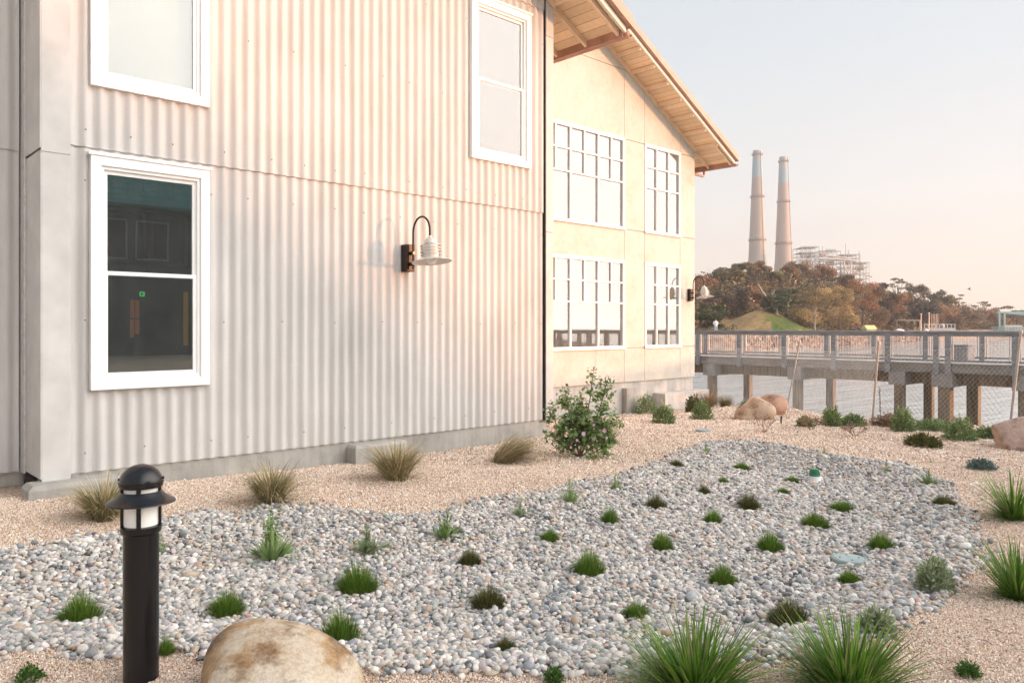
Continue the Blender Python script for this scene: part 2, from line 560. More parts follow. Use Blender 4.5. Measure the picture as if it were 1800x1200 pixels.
def np_mesh(name, V, F, col, mats, parent=None, smooth_=False, loc=None):
    """V (n,3), F (m,k) all faces of the same k, col (n,3) per-vertex colour"""
    me = bpy.data.meshes.new(name)
    V = np.asarray(V, np.float32); F = np.asarray(F, np.int32)
    n, m, k = len(V), len(F), F.shape[1]
    me.vertices.add(n); me.vertices.foreach_set("co", V.ravel())
    me.loops.add(m * k); me.loops.foreach_set("vertex_index", F.ravel())
    me.polygons.add(m)
    me.polygons.foreach_set("loop_start", np.arange(0, m * k, k, dtype=np.int32))
    me.polygons.foreach_set("loop_total", np.full(m, k, np.int32))
    if smooth_:
        me.polygons.foreach_set("use_smooth", np.ones(m, bool))
    me.update(calc_edges=True)
    if col is not None:
        a = me.color_attributes.new("Col", 'FLOAT_COLOR', 'POINT')
        c4 = np.ones((n, 4), np.float32); c4[:, :3] = col
        a.data.foreach_set("color", c4.ravel())
    for mt in (mats if isinstance(mats, (list, tuple)) else [mats]):
        me.materials.append(mt)
    me.validate()
    o = bpy.data.objects.new(name, me)
    COL.objects.link(o)
    if parent is not None: o.parent = parent
    if loc is not None: o.location = loc
    return o

# ================================================================== GROUND, GRAVEL, WATER
rng = np.random.default_rng(11)

def mat_ground():
    t = NT("crushed_granite_gravel")
    v = t.coord()
    vo = t.n("ShaderNodeTexVoronoi"); vo.inputs['Scale'].default_value = 62
    t.l(v, vo.inputs['Vector'])
    vr = t.n("ShaderNodeTexVoronoi"); vr.inputs['Scale'].default_value = 62
    t.l(v, vr.inputs['Vector'])
    sp = t.n("ShaderNodeSeparateColor"); t.l(vo.outputs['Color'], sp.inputs[0])
    c = t.ramp(sp.outputs[0], [(0.0, (0.42, 0.30, 0.22)), (0.25, (0.64, 0.48, 0.36)), (0.6, (0.78, 0.61, 0.47)), (1.0, (0.88, 0.76, 0.63))])
    e = t.ramp(vo.outputs['Distance'], [(0.25, (1, 1, 1)), (0.75, (0.42, 0.38, 0.35))])
    c = t.mix(c, e, 0.9, 'MULTIPLY')
    big = t.noise(v, 0.9, 6, 0.6)
    c = t.mix(c, t.ramp(big, [(0.3, (0.86, 0.83, 0.80)), (0.65, (1, 1, 1))]), 0.8, 'MULTIPLY')
    # bare earth on the bank beyond the shore edge
    t.l(c, t.b.inputs['Base Color'])
    t.b.inputs['Roughness'].default_value = 0.95
    t.b.inputs['Specular IOR Level'].default_value = 0.15
    inv = t.n("ShaderNodeMath", operation='SUBTRACT'); inv.inputs[0].default_value = 1.0
    t.l(vo.outputs['Distance'], inv.inputs[1])
    t.l(t.bump(inv.outputs[0], 0.9, 0.012), t.b.inputs['Normal'])
    return t.m
M_GROUND = mat_ground()

def axis_coords(lo, hi, c0, c1, fine, grow=1.25):
    a = list(np.arange(c0, c1 + 1e-6, fine))
    s = fine
    while a[-1] < hi:
        s *= grow; a.append(min(hi, a[-1] + s))
    s = fine
    while a[0] > lo:
        s *= grow; a.insert(0, max(lo, a[0] - s))
    return np.array(a)
gx = axis_coords(-300, 34, -3.0, 20.0, 0.09)
gy = axis_coords(-400, 300, -1.0, 13.0, 0.09)
XX, YY = np.meshgrid(gx, gy)
ZZ = ground_h(XX.ravel(), YY.ravel())
nx, ny = len(gx), len(gy)
idx = np.arange(nx * ny).reshape(ny, nx)
F = np.stack([idx[:-1, :-1].ravel(), idx[:-1, 1:].ravel(), idx[1:, 1:].ravel(), idx[1:, :-1].ravel()], 1)
ground = np_mesh("ground", np.stack([XX.ravel(), YY.ravel(), ZZ], 1), F, None, M_GROUND, smooth_=True)
tag(ground, 'pale tan crushed gravel ground around the building', 'ground', kind='structure')

def rot_mats(n, tilt, r):
    """random spin about z then a tilt of up to `tilt` about a random horizontal axis"""
    a = r.uniform(0, 2 * pi, n); b = r.normal(0, tilt, n); c = r.normal(0, tilt, n)
    ca, sa, cb, sb, cc, sc_ = np.cos(a), np.sin(a), np.cos(b), np.sin(b), np.cos(c), np.sin(c)
    Rz = np.zeros((n, 3, 3)); Rz[:, 0, 0] = ca; Rz[:, 0, 1] = -sa; Rz[:, 1, 0] = sa; Rz[:, 1, 1] = ca; Rz[:, 2, 2] = 1
    Rx = np.zeros((n, 3, 3)); Rx[:, 0, 0] = 1; Rx[:, 1, 1] = cb; Rx[:, 1, 2] = -sb; Rx[:, 2, 1] = sb; Rx[:, 2, 2] = cb
    Ry = np.zeros((n, 3, 3)); Ry[:, 1, 1] = 1; Ry[:, 0, 0] = cc; Ry[:, 0, 2] = sc_; Ry[:, 2, 0] = -sc_; Ry[:, 2, 2] = cc
    return np.einsum('nij,njk,nkl->nil', Ry, Rx, Rz)

def ico(sub):
    bm = bmesh.new()
    bmesh.ops.create_icosphere(bm, subdivisions=sub, radius=1)
    V = np.array([v.co[:] for v in bm.verts]); Fc = np.array([[v.index for v in f.verts] for f in bm.faces])
    bm.free()
    return V, Fc

def scatter(name, pts, S, R, shapes, Fc, cols, mat, sm, r):
    n = len(pts)
    which = r.integers(0, len(shapes), n)
    nv = len(shapes[0])
    V = np.empty((n, nv, 3), np.float32)
    for k, sh in enumerate(shapes):
        m = which == k
        if m.any():
            V[m] = np.einsum('nij,nvj->nvi', R[m], sh[None] * S[m][:, None, :]) + pts[m][:, None, :]
    FF = (Fc[None] + (np.arange(n) * nv)[:, None, None]).reshape(-1, Fc.shape[1])
    C = np.repeat(cols, nv, 0)
    return np_mesh(name, V.reshape(-1, 3), FF, C, mat, smooth_=sm)

def pick(pal, w, n, r, jit=0.08):
    pal = np.array(pal); w = np.array(w, float); w /= w.sum()
    c = pal[r.choice(len(pal), n, p=w)]
    return np.clip(c * (1 + r.normal(0, jit, (n, 1))) + r.normal(0, 0.008, (n, 3)), 0.01, 0.95)

# places where plants and fittings stand: (x, y, radius) kept free of stones
CLEAR = []

def in_view(x, y, margin=140):
    Z = x * FW[0] + y * FW[1]
    X = x * RT[0] + y * RT[1]
    px = PX0 + FOC * X / np.maximum(Z, 0.1)
    return (Z > 2.6) & (px > -margin) & (px < 1800 + margin), Z, px

def jitter_grid(x0, x1, y0, y1, sp, r):
    xs = np.arange(x0, x1, sp); ys = np.arange(y0, y1, sp * 0.87)
    A, B = np.meshgrid(xs, ys)
    A[1::2] += sp / 2
    A = A.ravel() + r.uniform(-0.42, 0.42, A.size) * sp
    B = B.ravel() + r.uniform(-0.42, 0.42, B.size) * sp
    return A, B

def make_stones():
    r = np.random.default_rng(5)
    # ---- rounded river pebbles in the basin
    sph, fsp = ico(2)
    shapes = []
    for k in range(7):
        q = np.random.default_rng(40 + k)
        d = sph.copy()
        for j in range(3):
            ax = q.normal(size=3); ax /= np.linalg.norm(ax)
            d = d * (1 + q.uniform(-0.13, 0.13) * (sph @ ax)[:, None] + q.uniform(-0.10, 0.10) * ((sph @ ax) ** 2)[:, None])
        shapes.append(d)
    P = []; SZ = []; RR = []
    for layer, (sp, lift) in enumerate(((0.0285, 0.000), (0.036, 0.011))):
        A, B = jitter_grid(-3.5, 12.5, -6, 13, sp, r)
        ok, Z, px = in_view(A, B, 300)
        A, B = A[ok], B[ok]
        d = basin_dist(np.stack([A, B], 1))
        edge = r.normal(0, 0.045, len(A))
        keep = d > edge
        if layer:
            keep &= r.random(len(A)) < 0.85
        A, B, d = A[keep], B[keep], d[keep]
        n = len(A)
        base = np.exp(r.normal(math.log(0.0160), 0.25, n)) * (1.0 if layer == 0 else 0.97)
        base = np.clip(base, 0.008, 0.042)
        S = np.stack([base * r.uniform(1.0, 1.45, n), base * r.uniform(0.8, 1.05, n), base * r.uniform(0.50, 0.82, n)], 1)
        z = ground_h(A, B) + base * 0.35 + lift + r.uniform(-0.006, 0.009, n)
        P.append(np.stack([A, B, z], 1)); SZ.append(S); RR.append(rot_mats(n, 0.42, r))
    # strays on the gravel round the edge
    A, B = jitter_grid(-3.5, 12.5, -6, 13, 0.06, r)
    d = basin_dist(np.stack([A, B], 1))
    k = (d < 0) & (d > -0.35) & (r.random(len(A)) < 0.20 * np.exp(d / 0.10))
    A, B = A[k], B[k]; n = len(A)
    base = np.clip(np.exp(r.normal(math.log(0.018), 0.25, n)), 0.009, 0.03)
    P.append(np.stack([A, B, ground_h(A, B) + base * 0.3], 1)); RR.append(rot_mats(n, 0.2, r))
    SZ.append(np.stack([base * 1.25, base * 0.95, base * 0.6], 1))
    P = np.concatenate(P); SZ = np.concatenate(SZ); RR = np.concatenate(RR)
    for cx, cy, cr in CLEAR:
        k = np.hypot(P[:, 0] - cx, P[:, 1] - cy) > cr
        P, SZ, RR = P[k], SZ[k], RR[k]
    pal = [(0.50, 0.475, 0.44), (0.62, 0.58, 0.53), (0.74, 0.70, 0.64), (0.27, 0.28, 0.285), (0.34, 0.36, 0.36), (0.52, 0.42, 0.33),
           (0.50, 0.35, 0.26), (0.16, 0.165, 0.17), (0.39, 0.40, 0.36), (0.55, 0.49, 0.44)]
    w = [20, 20, 12, 10, 9, 9, 3, 4, 5, 12]
    cols = pick(pal, w, len(P), r)
    M = mat_attr("river_pebbles", rough=0.62, spec=0.35, noise=0.22, nscale=70, bump=0.12, bscale=260, bd=0.001)
    o = scatter("river_pebbles", P, SZ, RR, shapes, fsp, cols, M, True, r)
    tag(o, 'smooth grey, white and tan river pebbles filling the basin', 'pebbles', kind='stuff')
    print("pebbles", len(P))
    # ---- angular gravel crumbs on the tan ground
    octv = np.array([(1, 0, 0), (-1, 0, 0), (0, 1, 0), (0, -1, 0), (0, 0, 1), (0, 0, -1)], float)
    octf = np.array([(0, 2, 4), (2, 1, 4), (1, 3, 4), (3, 0, 4), (2, 0, 5), (1, 2, 5), (3, 1, 5), (0, 3, 5)])
    shapes = []
    for k in range(10):
        q = np.random.default_rng(90 + k)
        shapes.append(octv * q.uniform(0.6, 1.25, (6, 1)) + q.normal(0, 0.22, (6, 3)))
    P = []; BS = []
    for (z0, z1, sp) in ((2.9, 4.6, 0.0105), (4.6, 6.5, 0.0135), (6.5, 9.0, 0.0175), (9.0, 13.0, 0.025), (13.0, 19.0, 0.040)):
        A, B = jitter_grid(-4, 19, -7, 12.0, sp, r)
        ok, Z, px = in_view(A, B, 60)
        ok &= (Z >= z0) & (Z < z1) & (B < np.where(A < 8.2, 7.86, 11.9)) & (A < shore_edge(B) + 0.6)
        A, B = A[ok], B[ok]
        d = basin_dist(np.stack([A, B], 1))
        k = d < r.normal(0.02, 0.04, len(A))
        A, B = A[k], B[k]
        n = len(A)
        size = sp * 0.50 * np.exp(r.normal(0, 0.22, n))
        P.append(np.stack([A, B, ground_h(A, B) + size * 0.25], 1)); BS.append(size)
    P = np.concatenate(P); BS = np.concatenate(BS)
    n = len(P)
    S = BS[:, None] * r.uniform(0.65, 1.15, (n, 3))
    pal = [(0.74, 0.58, 0.45), (0.82, 0.68, 0.55), (0.66, 0.49, 0.37), (0.88, 0.80, 0.69), (0.50, 0.34, 0.25), (0.34, 0.25, 0.20), (0.78, 0.60, 0.48), (0.66, 0.61, 0.55)]
    cols = pick(pal, [24, 24, 16, 14, 9, 5, 16, 6], n, r)
    M = mat_attr("granite_crumbs", rough=0.85, spec=0.2)
    o = scatter("gravel", P, S, rot_mats(n, 0.9, r), shapes, octf, cols, M, False, r)
    tag(o, 'loose crushed tan granite gravel round the pebble basin', 'gravel', kind='stuff')
    print("crumbs", n)

# water
def make_water():
    t = NT("harbour_water")
    t.b.inputs['Base Color'].default_value = (0.44, 0.48, 0.48, 1)
    t.b.inputs['Roughness'].default_value = 0.08
    t.b.inputs['IOR'].default_value = 1.33
    tc = t.n("ShaderNodeTexCoord")
    def vmap(sx, sy):
        mp = t.n("ShaderNodeMapping"); mp.inputs['Rotation'].default_value = (0, 0, 0.75); mp.inputs['Scale'].default_value = (sx, sy, 1)
        t.l(tc.outputs['Object'], mp.inputs[0]); return mp.outputs[0]
    a = t.noise(vmap(0.16, 0.8), 0.9, 6, 0.65); b = t.noise(vmap(0.8, 3.0), 2.4, 4, 0.6)
    n1 = t.bump(a, 0.55, 0.30); n2 = t.bump(b, 0.35, 0.04, n1)
    t.l(n2, t.b.inputs['Normal'])
    m = MB()
    m.add([(-4000, -6000, 0), (9000, -6000, 0), (9000, 9000, 0), (-4000, 9000, 0)], [(0, 1, 2, 3)])
    o = m.build("water", t.m, loc=(0, 0, -2.0))
    tag(o, 'pale rippled harbour water behind the boardwalk', 'water', kind='structure')
make_water()

# ================================================================== BUILDING A (corrugated)
YA = 7.85
PITCH = 0.1287
AMP = 0.0145
def wave_panel(mb, x0, x1, z0, z1, y, phase=0.0, step=12, screws=(), lip=0.010):
    n = max(2, int(round((x1 - x0) / PITCH * step)))
    xs = np.linspace(x0, x1, n + 1)
    fy = lambda x: y - AMP * (1 + cos(2 * pi * (x - phase) / PITCH)) * 0.5 * 2
    vs = []
    for x in xs:
        vs += [(x, fy(x), z0), (x, fy(x), z1), (x, fy(x) + lip, z0), (x, fy(x) + lip, z1)]
    fs = []
    for i in range(n):
        a = 4 * i; b = 4 * (i + 1)
        fs += [(a, b, b + 1, a + 1), (a, a + 2, b + 2, b), (a + 1, b + 1, b + 3, a + 3)]
    mb.add(vs, fs, 0)
    for (sx, sz) in screws:
        if x0 < sx < x1 and z0 < sz < z1:
            k = round((sx - phase) / PITCH); cx = phase + k * PITCH
            yy = y - AMP * 2
            mb.lathe([(0, 0.0)] , 3, (cx, yy, sz), 1) if False else None
            vs = []
            for (r_, o_) in ((0.0075, 0.0), (0.0065, -0.004), (0.003, -0.006)):
                for q in range(7):
                    an = 2 * pi * q / 7
                    vs.append((cx + r_ * cos(an), yy + o_, sz + r_ * sin(an)))
            fs = []
            for i in range(2):
                for q in range(7):
                    fs.append((i * 7 + q, i * 7 + (q + 1) % 7, (i + 1) * 7 + (q + 1) % 7, (i + 1) * 7 + q))
            fs.append(tuple(14 + q for q in range(7)))
            mb.add(vs, fs, 1)

JOINT = 3.205
ZS0 = 0.245
W = 1.090; H = 2.145
AW = [(2.094, 0.990), (2.094, 3.770), (6.645, 3.790)]        # window origins (x, z)

bA = thing("corrugated_building", 'pale grey corrugated boathouse-style building with white sash windows filling the left of the picture', 'building', (0, 0, 0))
M_SCREW = mat_plain("rusty_screw", (0.20, 0.16, 0.13), 0.6, 0.3, bump=0)

def build_siding():
    rr = random.Random(3)
    rows = [0.42, 1.62, 2.9, 3.35, 4.55, 5.6, 6.05]
    scr = []
    for z in rows:
        x = 2.0 + rr.uniform(0, 0.1)
        while x < 8.0:
            scr.append((x, z + rr.uniform(-0.012, 0.012)))
            x += PITCH * rr.choice([3, 4, 4, 5])
    m = MB()
    x0, x1 = 1.93, 8.034
    # lower sheets (window 0 hole) then upper sheets lapping 12 mm outside
    def span(zlo, zhi, y, holes):
        xs = [x0]
        for hx, hz in holes: xs += [hx + 0.03, hx + W - 0.03]
        xs.append(x1)
        for i in range(len(xs) - 1):
            a, b = xs[i], xs[i + 1]
            if i % 2 == 0:
                wave_panel(m, a, b, zlo, zhi, y, screws=scr)
            else:
                hx, hz = holes[i // 2]
                if hz + 0.03 > zlo: wave_panel(m, a, b, zlo, hz + 0.03, y, screws=scr)
                if hz + H - 0.03 < zhi: wave_panel(m, a, b, hz + H - 0.03, zhi, y, screws=scr)
    span(ZS0, JOINT + 0.1, YA + 0.008, [AW[0]])
    span(JOINT, 6.16, YA - 0.010, [AW[1], AW[2]])
    top = 7.6
    n = 0
    # gable piece above the upper joint, lapping again
    wave_panel(m, x0, x1, 6.10, 6.33, YA - 0.026)
    xs = np.linspace(x0, x1, 40)
    o = m.build("siding", [M_SIDING, M_SCREW], bA, smooth_=True)
    # gable infill rising to the ridge (mostly above the frame)
    g = MB()
    g.prism([(-1.5, 6.3), (8.1, 6.3), (8.1, 6.33), (-1.5, 11.3)], 1, YA - 0.012, YA + 0.05)
    g.build("gable_panel", M_SIDING, bA)
    # recessed wing to the left
    m = MB()
    wave_panel(m, -4.0, 1.66, ZS0 - 0.02, JOINT + 0.1, 8.46, phase=0.02, screws=[(1.30, z) for z in rows] + [(0.8, z) for z in rows])
    wave_panel(m, -4.0, 1.66, JOINT, 6.4, 8.445, phase=0.02, screws=[(1.30, z) for z in rows])
    m.build("recessed_siding", [M_SIDING, M_SCREW], bA, smooth_=True)
    # structural wall behind the sheets (with window openings)
    m = MB()
    yb0, yb1 = YA + 0.02, YA + 0.16
    def wall_strip(a, b, spans):
        for (p, q) in spans:
            m.box(a, b, yb0, yb1, p, q)
    wx = [1.72, AW[0][0] + 0.07, AW[0][0] + W - 0.07, AW[2][0] + 0.07, AW[2][0] + W - 0.07, 8.17]
    wall_strip(wx[0], wx[1], [(0.24, 6.3)])
    wall_strip(wx[1], wx[2], [(0.24, AW[0][1] + .07), (AW[0][1] + H - .07, AW[1][1] + .07), (AW[1][1] + H - .07, 6.3)])
    wall_strip(wx[2], wx[3], [(0.24, 6.3)])
    wall_strip(wx[3], wx[4], [(0.24, AW[2][1] + .07), (AW[2][1] + H - .07, 6.3)])
    wall_strip(wx[4], wx[5], [(0.24, 6.3)])
    m.box(8.03, 8.17, yb1, 11.88, 0.24, 6.26)
    m.box(-4, 1.72, 8.49, 8.6, 0.2, 9.0)
    m.box(1.72, 1.86, yb1, 8.6, 0.24, 9.0)
    m.box(-4, -3.9, 8.6, 16, 0.2, 9.0)
    m.box(-4, 11.0, 16, 16.1, 0.2, 6.2)
    m.build("wall_core", M_TRIMB, bA)
    # corner boards
    m = MB()
    for (z0, z1, o_) in ((0.205, 3.115, 0.0), (3.10, 6.4, 0.007)):
        m.box(1.700 - o_, 1.928, YA - 0.075 - o_, YA - 0.060, z0, z1)
        m.box(1.690 - o_, 1.702 - o_, YA - 0.075 - o_, 8.40, z0 + 0.03, z1)
    m.build("corner_board", M_TRIMB, bA, bevel=0.012)
    m = MB()
    m.box(1.672, 1.688, 8.30, 8.46, 0.22, 6.4)
    m.build("corner_flashing", M_GALV2, bA)
    m = MB()
    for (z0, z1, o_) in ((0.245, 2.93, 0.0), (2.935, 5.74, 0.002), (5.745, 6.40, 0.004)):
        m.box(8.046, 8.196, YA - 0.052 - o_, YA - 0.038, z0, z1)
        m.box(8.184, 8.196, YA - 0.038, 11.88, z0, min(z1, 6.2))
    m.build("end_corner_board", M_TRIMB, bA, bevel=0.003)
    m = MB()
    m.box(8.0345, 8.0445, YA - 0.03, YA + 0.02, 0.245, 6.3)
    m.build("joint_gap", M_GASKET, bA)
build_siding()

def make_foundation():
    m = MB()
    m.box(1.75, 8.18, YA + 0.012, YA + 0.3, -0.5, 0.262)
    m.box(8.0, 8.18, YA + 0.3, 11.9, -0.7, 0.262)
    m.build("foundation", M_CONC, bA, bevel=0.012)
    m = MB()
    m.box(-4, 1.72, 8.50, 8.7, -0.5, 0.235)
    m.build("recessed_foundation", M_CONC, bA, bevel=0.012)
    # footing under the corner with a chamfered top
    def chamfer(x0, x1, y0, y1, z0, z1, c, name):
        m = MB()
        vs = [(x0, y0, z0), (x1, y0, z0), (x1, y1, z0), (x0, y1, z0), (x0, y0, z1 - c), (x1, y0, z1 - c), (x1, y1, z1 - c), (x0, y1, z1 - c),
              (x0 + c, y0 + c, z1), (x1 - c * 0.3, y0 + c, z1), (x1 - c * 0.3, y1, z1), (x0 + c, y1, z1)]
        m.add(vs, [(0, 3, 2, 1), (0, 1, 5, 4), (1, 2, 6, 5), (2, 3, 7, 6), (3, 0, 4, 7), (4, 5, 9, 8), (5, 6, 10, 9), (6, 7, 11, 10), (7, 4, 8, 11), (8, 9, 10, 11)])
        m.build(name, M_CONC, bA, bevel=0.006)
    chamfer(1.56, 2.30, 7.58, 7.858, -0.4, 0.215, 0.04, "corner_footing")
    chamfer(4.80, 5.52, 7.66, 7.858, -0.4, 0.215, 0.03, "footing_block")
make_foundation()

G_UP = mat_glass("sky_reflecting_glass", 0.07, (0.8, 0.85, 0.85))
G_LOW = mat_glass("clear_dirty_glass", 0.13, (0.62, 0.72, 0.70), dirt=0.035)
G_UP2 = mat_glass("bright_reflecting_glass", 0.13, (0.8, 0.85, 0.85))
G_B = mat_glass("coated_glass", 0.17, (0.8, 0.85, 0.85), dirt=0.06)  # dirt film raised to put brightness into the dark reflected band

def sash_window(parent, x0, z0, w, h, y, glass, mullions=()):
    """white double-hung window: flat casing, stepped frame, two sashes and panes"""
    fr = MB()
    def ring(a, b, c, d, t, y0, y1):
        fr.box(a, b, y0, y1, d - t, d); fr.box(a, b, y0, y1, c, c + t)
        fr.box(a, a + t, y0, y1, c + t, d - t); fr.box(b - t, b, y0, y1, c + t, d - t)
    ring(x0, x0 + w, z0, z0 + h, 0.088, y - 0.098, y + 0.02)
    fr.box(x0 - 0.018, x0 + w + 0.018, y - 0.112, y + 0.02, z0 + h, z0 + h + 0.032)   # drip cap
    f = fr.build("window", M_WHITE, parent, bevel=0.003)
    fr = MB()
    i0, i1, j0, j1 = x0 + 0.088, x0 + w - 0.088, z0 + 0.088, z0 + h - 0.088
    ring(i0, i1, j0, j1, 0.030, y - 0.075, y + 0.06)
    fr.build("frame", M_WHITE, f, bevel=0.002)
    a0, a1, b0, b1 = i0 + 0.030, i1 - 0.030, j0 + 0.030, j1 - 0.030
    mid = (b0 + b1) / 2
    for k, (c, d, yo) in enumerate(((mid - 0.022, b1, -0.045), (b0, mid + 0.022, -0.062))):
        fr = MB()
        ring(a0, a1, c, d, 0.036, y + yo, y + yo + 0.03)
        s = fr.build("sash", M_WHITE, f, bevel=0.002)
        p = MB()
        p.box(a0 + 0.030, a1 - 0.030, y + yo + 0.016, y + yo + 0.020, c + 0.030, d - 0.030)
        p.build("pane", glass, f)
    g = MB()
    g.box(a0 + 0.0, a0 + 0.004, y - 0.030, y - 0.010, b0, b1)
    g.box(a1 - 0.004, a1, y - 0.030, y - 0.010, b0, b1)
    g.build("gasket", M_GASKET, f)
    return f
sash_window(bA, *AW[0], W, H, YA + 0.03, G_LOW)
sash_window(bA, *AW[1], W, H, YA + 0.03, G_UP)
sash_window(bA, *AW[2], W, H, YA + 0.03, G_UP2)
# pale sheets added behind the two upper windows to imitate reflected sky
for k in (1, 2):
    m = MB(); m.box(AW[k][0] + 0.08, AW[k][0] + W - 0.08, YA + 0.10, YA + 0.104, AW[k][1] + 0.06, AW[k][1] + H - 0.06)
    m.build("pane_backing", M_PANEBACK, bA)
# dark room behind the lower window
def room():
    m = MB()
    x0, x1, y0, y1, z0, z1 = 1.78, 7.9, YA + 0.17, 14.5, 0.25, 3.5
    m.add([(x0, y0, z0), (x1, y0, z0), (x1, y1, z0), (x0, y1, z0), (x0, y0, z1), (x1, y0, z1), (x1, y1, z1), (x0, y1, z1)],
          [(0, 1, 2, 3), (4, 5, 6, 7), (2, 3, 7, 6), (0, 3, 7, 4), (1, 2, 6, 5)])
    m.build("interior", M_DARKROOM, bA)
    teal = mat_plain("teal_ceiling_panel", (0.06, 0.22, 0.22), 0.7, bump=0)
    m = MB(); m.box(2.0, 7.6, 8.3, 12.5, 3.36, 3.40)
    for i in range(9):
        m.box(2.0, 7.6, 8.5 + i * 0.45, 8.56 + i * 0.45, 3.28, 3.36)
    m.build("ceiling", teal, bA)
    # orange reflections put in as glowing strips, and a small green exit sign
    orange = mat_emit("orange_reflection_glow", (0.60, 0.13, 0.035), 0.16)
    m = MB()
    for (a, b, c, d) in ((4.25, 4.31, 1.72, 2.02), (4.33, 4.39, 1.72, 2.02), (4.25, 4.31, 1.40, 1.70), (4.33, 4.39, 1.46, 1.70)): m.box(a, b, 13.6, 13.62, c, d)
    m.build("orange_reflection", orange, bA)
    orange2 = mat_emit("ochre_reflection_glow", (0.55, 0.20, 0.03), 0.18)
    m = MB(); m.box(3.91, 3.965, 10.4, 10.42, 1.33, 2.03)
    m.build("ochre_reflection", orange2, bA)
    fr = mat_plain("dim_white_woodwork", (0.10, 0.11, 0.11), 0.7, bump=0)
    m = MB()
    for (a, b) in ((3.4, 3.9), (4.0, 4.5)):
        m = MB()
        m.bar((a, 11.9, 2.5), (a, 11.9, 3.2), 0.05); m.bar((b, 11.9, 2.5), (b, 11.9, 3.2), 0.05)
        m.bar((a, 11.9, 2.5), (b, 11.9, 2.5), 0.05); m.bar((a, 11.9, 3.2), (b, 11.9, 3.2), 0.05)
        m.build("inner_casing", fr, bA)
room()
def exit_sign():
    e = mat_emit("green_exit_light", (0.02, 0.75, 0.12), 0.55)
    dk = mat_plain("exit_sign_black", (0.02, 0.02, 0.02), 0.5, bump=0)
    t = thing("exit_sign", 'tiny glowing green exit sign seen through the lower left window', 'exit sign', (3.98, 12.2, 2.06))
    m = MB(); m.box(-0.034, 0.034, 0, 0.02, -0.034, 0.034); m.build("face", e, t)
    m = MB(); m.prism([(-0.022, -0.024), (0.02, 0.0), (-0.022, 0.024)], 1, -0.005, -0.002)
    m.build("figure", dk, t)
exit_sign()
m = MB()
for (a, b, c) in ((-.06, 0, .018), (-.01, .01, .026), (.05, 0, .016)):
    m.lathe([(0.001, c), (0.025, c * .9), (0.045, c * .5), (0.05, 0)], 9, (a, b, 0))
o = m.build("crumpled_cloth", mat_plain("pink_cloth", (0.62, 0.36, 0.40), 0.9, bump=0.3), loc=(2.42, YA + 0.03, 1.10))
tag(o, 'crumpled pink cloth lying inside on the sill of the lower left window', 'cloth')

# ---- roof of building A
SL = 0.52
def roof(parent, xr, zr, e, y0, y1, xridge, yw, lookouts, gut_y1):
    """right-hand roof slope: wall corner at xr, underside height there zr, eave overhang e, front rake at y0, wall face at yw"""
    xe = xr + e
    zu = lambda x: zr - SL * (x - xr)
    m = MB()
    th = 0.045
    m.prism([(xe, zu(xe)), (xe, zu(xe) + th), (xridge, zu(xridge) + th), (xridge, zu(xridge))], 1, y0 + 0.045, y1)
    m.build("soffit", M_SOFFIT, parent)
    m = MB()
    m.prism([(xe + 0.05, zu(xe) + 0.10), (xe + 0.05, zu(xe) + 0.16), (xridge, zu(xridge) + 0.19), (xridge, zu(xridge) + 0.13)], 1, y0 + 0.046, y1)
    # standing edge flashing at the rake
    m.prism([(xe + 0.06, zu(xe) + 0.020), (xe + 0.06, zu(xe) + 0.19), (xridge, zu(xridge) + 0.235), (xridge, zu(xridge) + 0.062)], 1, y0 - 0.085, y0 + 0.044)
    m.build("roof", M_ROOFM, parent)
    m = MB()
    m.prism([(xe, zu(xe) - 0.045), (xe, zu(xe) + 0.045), (xridge, zu(xridge) + 0.058), (xridge, zu(xridge) - 0.045)], 1, y0, y0 + 0.045)
    m.build("barge_board", M_BARGE, parent, bevel=0.003)
    m = MB()
    m.box(xe - 0.035, xe, y0 + 0.045, y1, zu(xe) - 0.10, zu(xe) + 0.02)
    m.build("eave_fascia", M_COPPER, parent)
    # rafter tails along the eave
    y = yw - 0.02
    k = 0
    for (yy) in [y0 + 0.10] + [yw + 0.03 + 0.61 * i for i in range(int((gut_y1 - yw) / 0.61))]:
        m = MB()
        m.prism([(xe - 0.036, zu(xe - .036) - 0.09), (xe - 0.036, zu(xe - .036)), (xr - 0.03, zu(xr - .03)), (xr - 0.03, zu(xr - .03) - 0.10)], 1, yy, yy + 0.045)
        m.build("rafter", M_RAFTER, parent)
    for xl in lookouts:
        m = MB()
        m.box(xl - 0.022, xl + 0.022, y0 + 0.046, yw - 0.032, zu(xl) - 0.10, zu(xl) - 0.012)
        m.build("lookout", M_RAFTER, parent)
    # frieze board following the slope against the wall
    m = MB()
    m.prism([(xr + 0.0, zu(xr) - 0.14), (xr + 0.0, zu(xr) - 0.002), (xridge, zu(xridge) - 0.002), (xridge, zu(xridge) - 0.14)], 1, yw - 0.030, yw - 0.004)
    m.build("frieze_board", M_RAFTER, parent)
    # half-round copper gutter along the eave
    m = MB()
    prof = []
    R = 0.062
    n = 10
    cx, cz = xe + 0.065, zu(xe) - 0.045
    outer = [(cx + R * cos(pi + pi * i / n), cz + R * sin(pi + pi * i / n)) for i in range(n + 1)]
    inner = [(cx + (R - 0.006) * cos(2 * pi - pi * i / n), cz + (R - 0.006) * sin(2 * pi - pi * i / n)) for i in range(n + 1)]
    m.prism(outer + inner, 1, y0 - 0.02, gut_y1)
    g = m.build("gutter", M_COPPER, parent)
    return zu
roof(bA, 8.19, 6.30, 0.80, 7.10, 11.88, -1.6, YA - 0.06, [8.19 - 0.61 * i for i in range(0, 15)], 11.86)

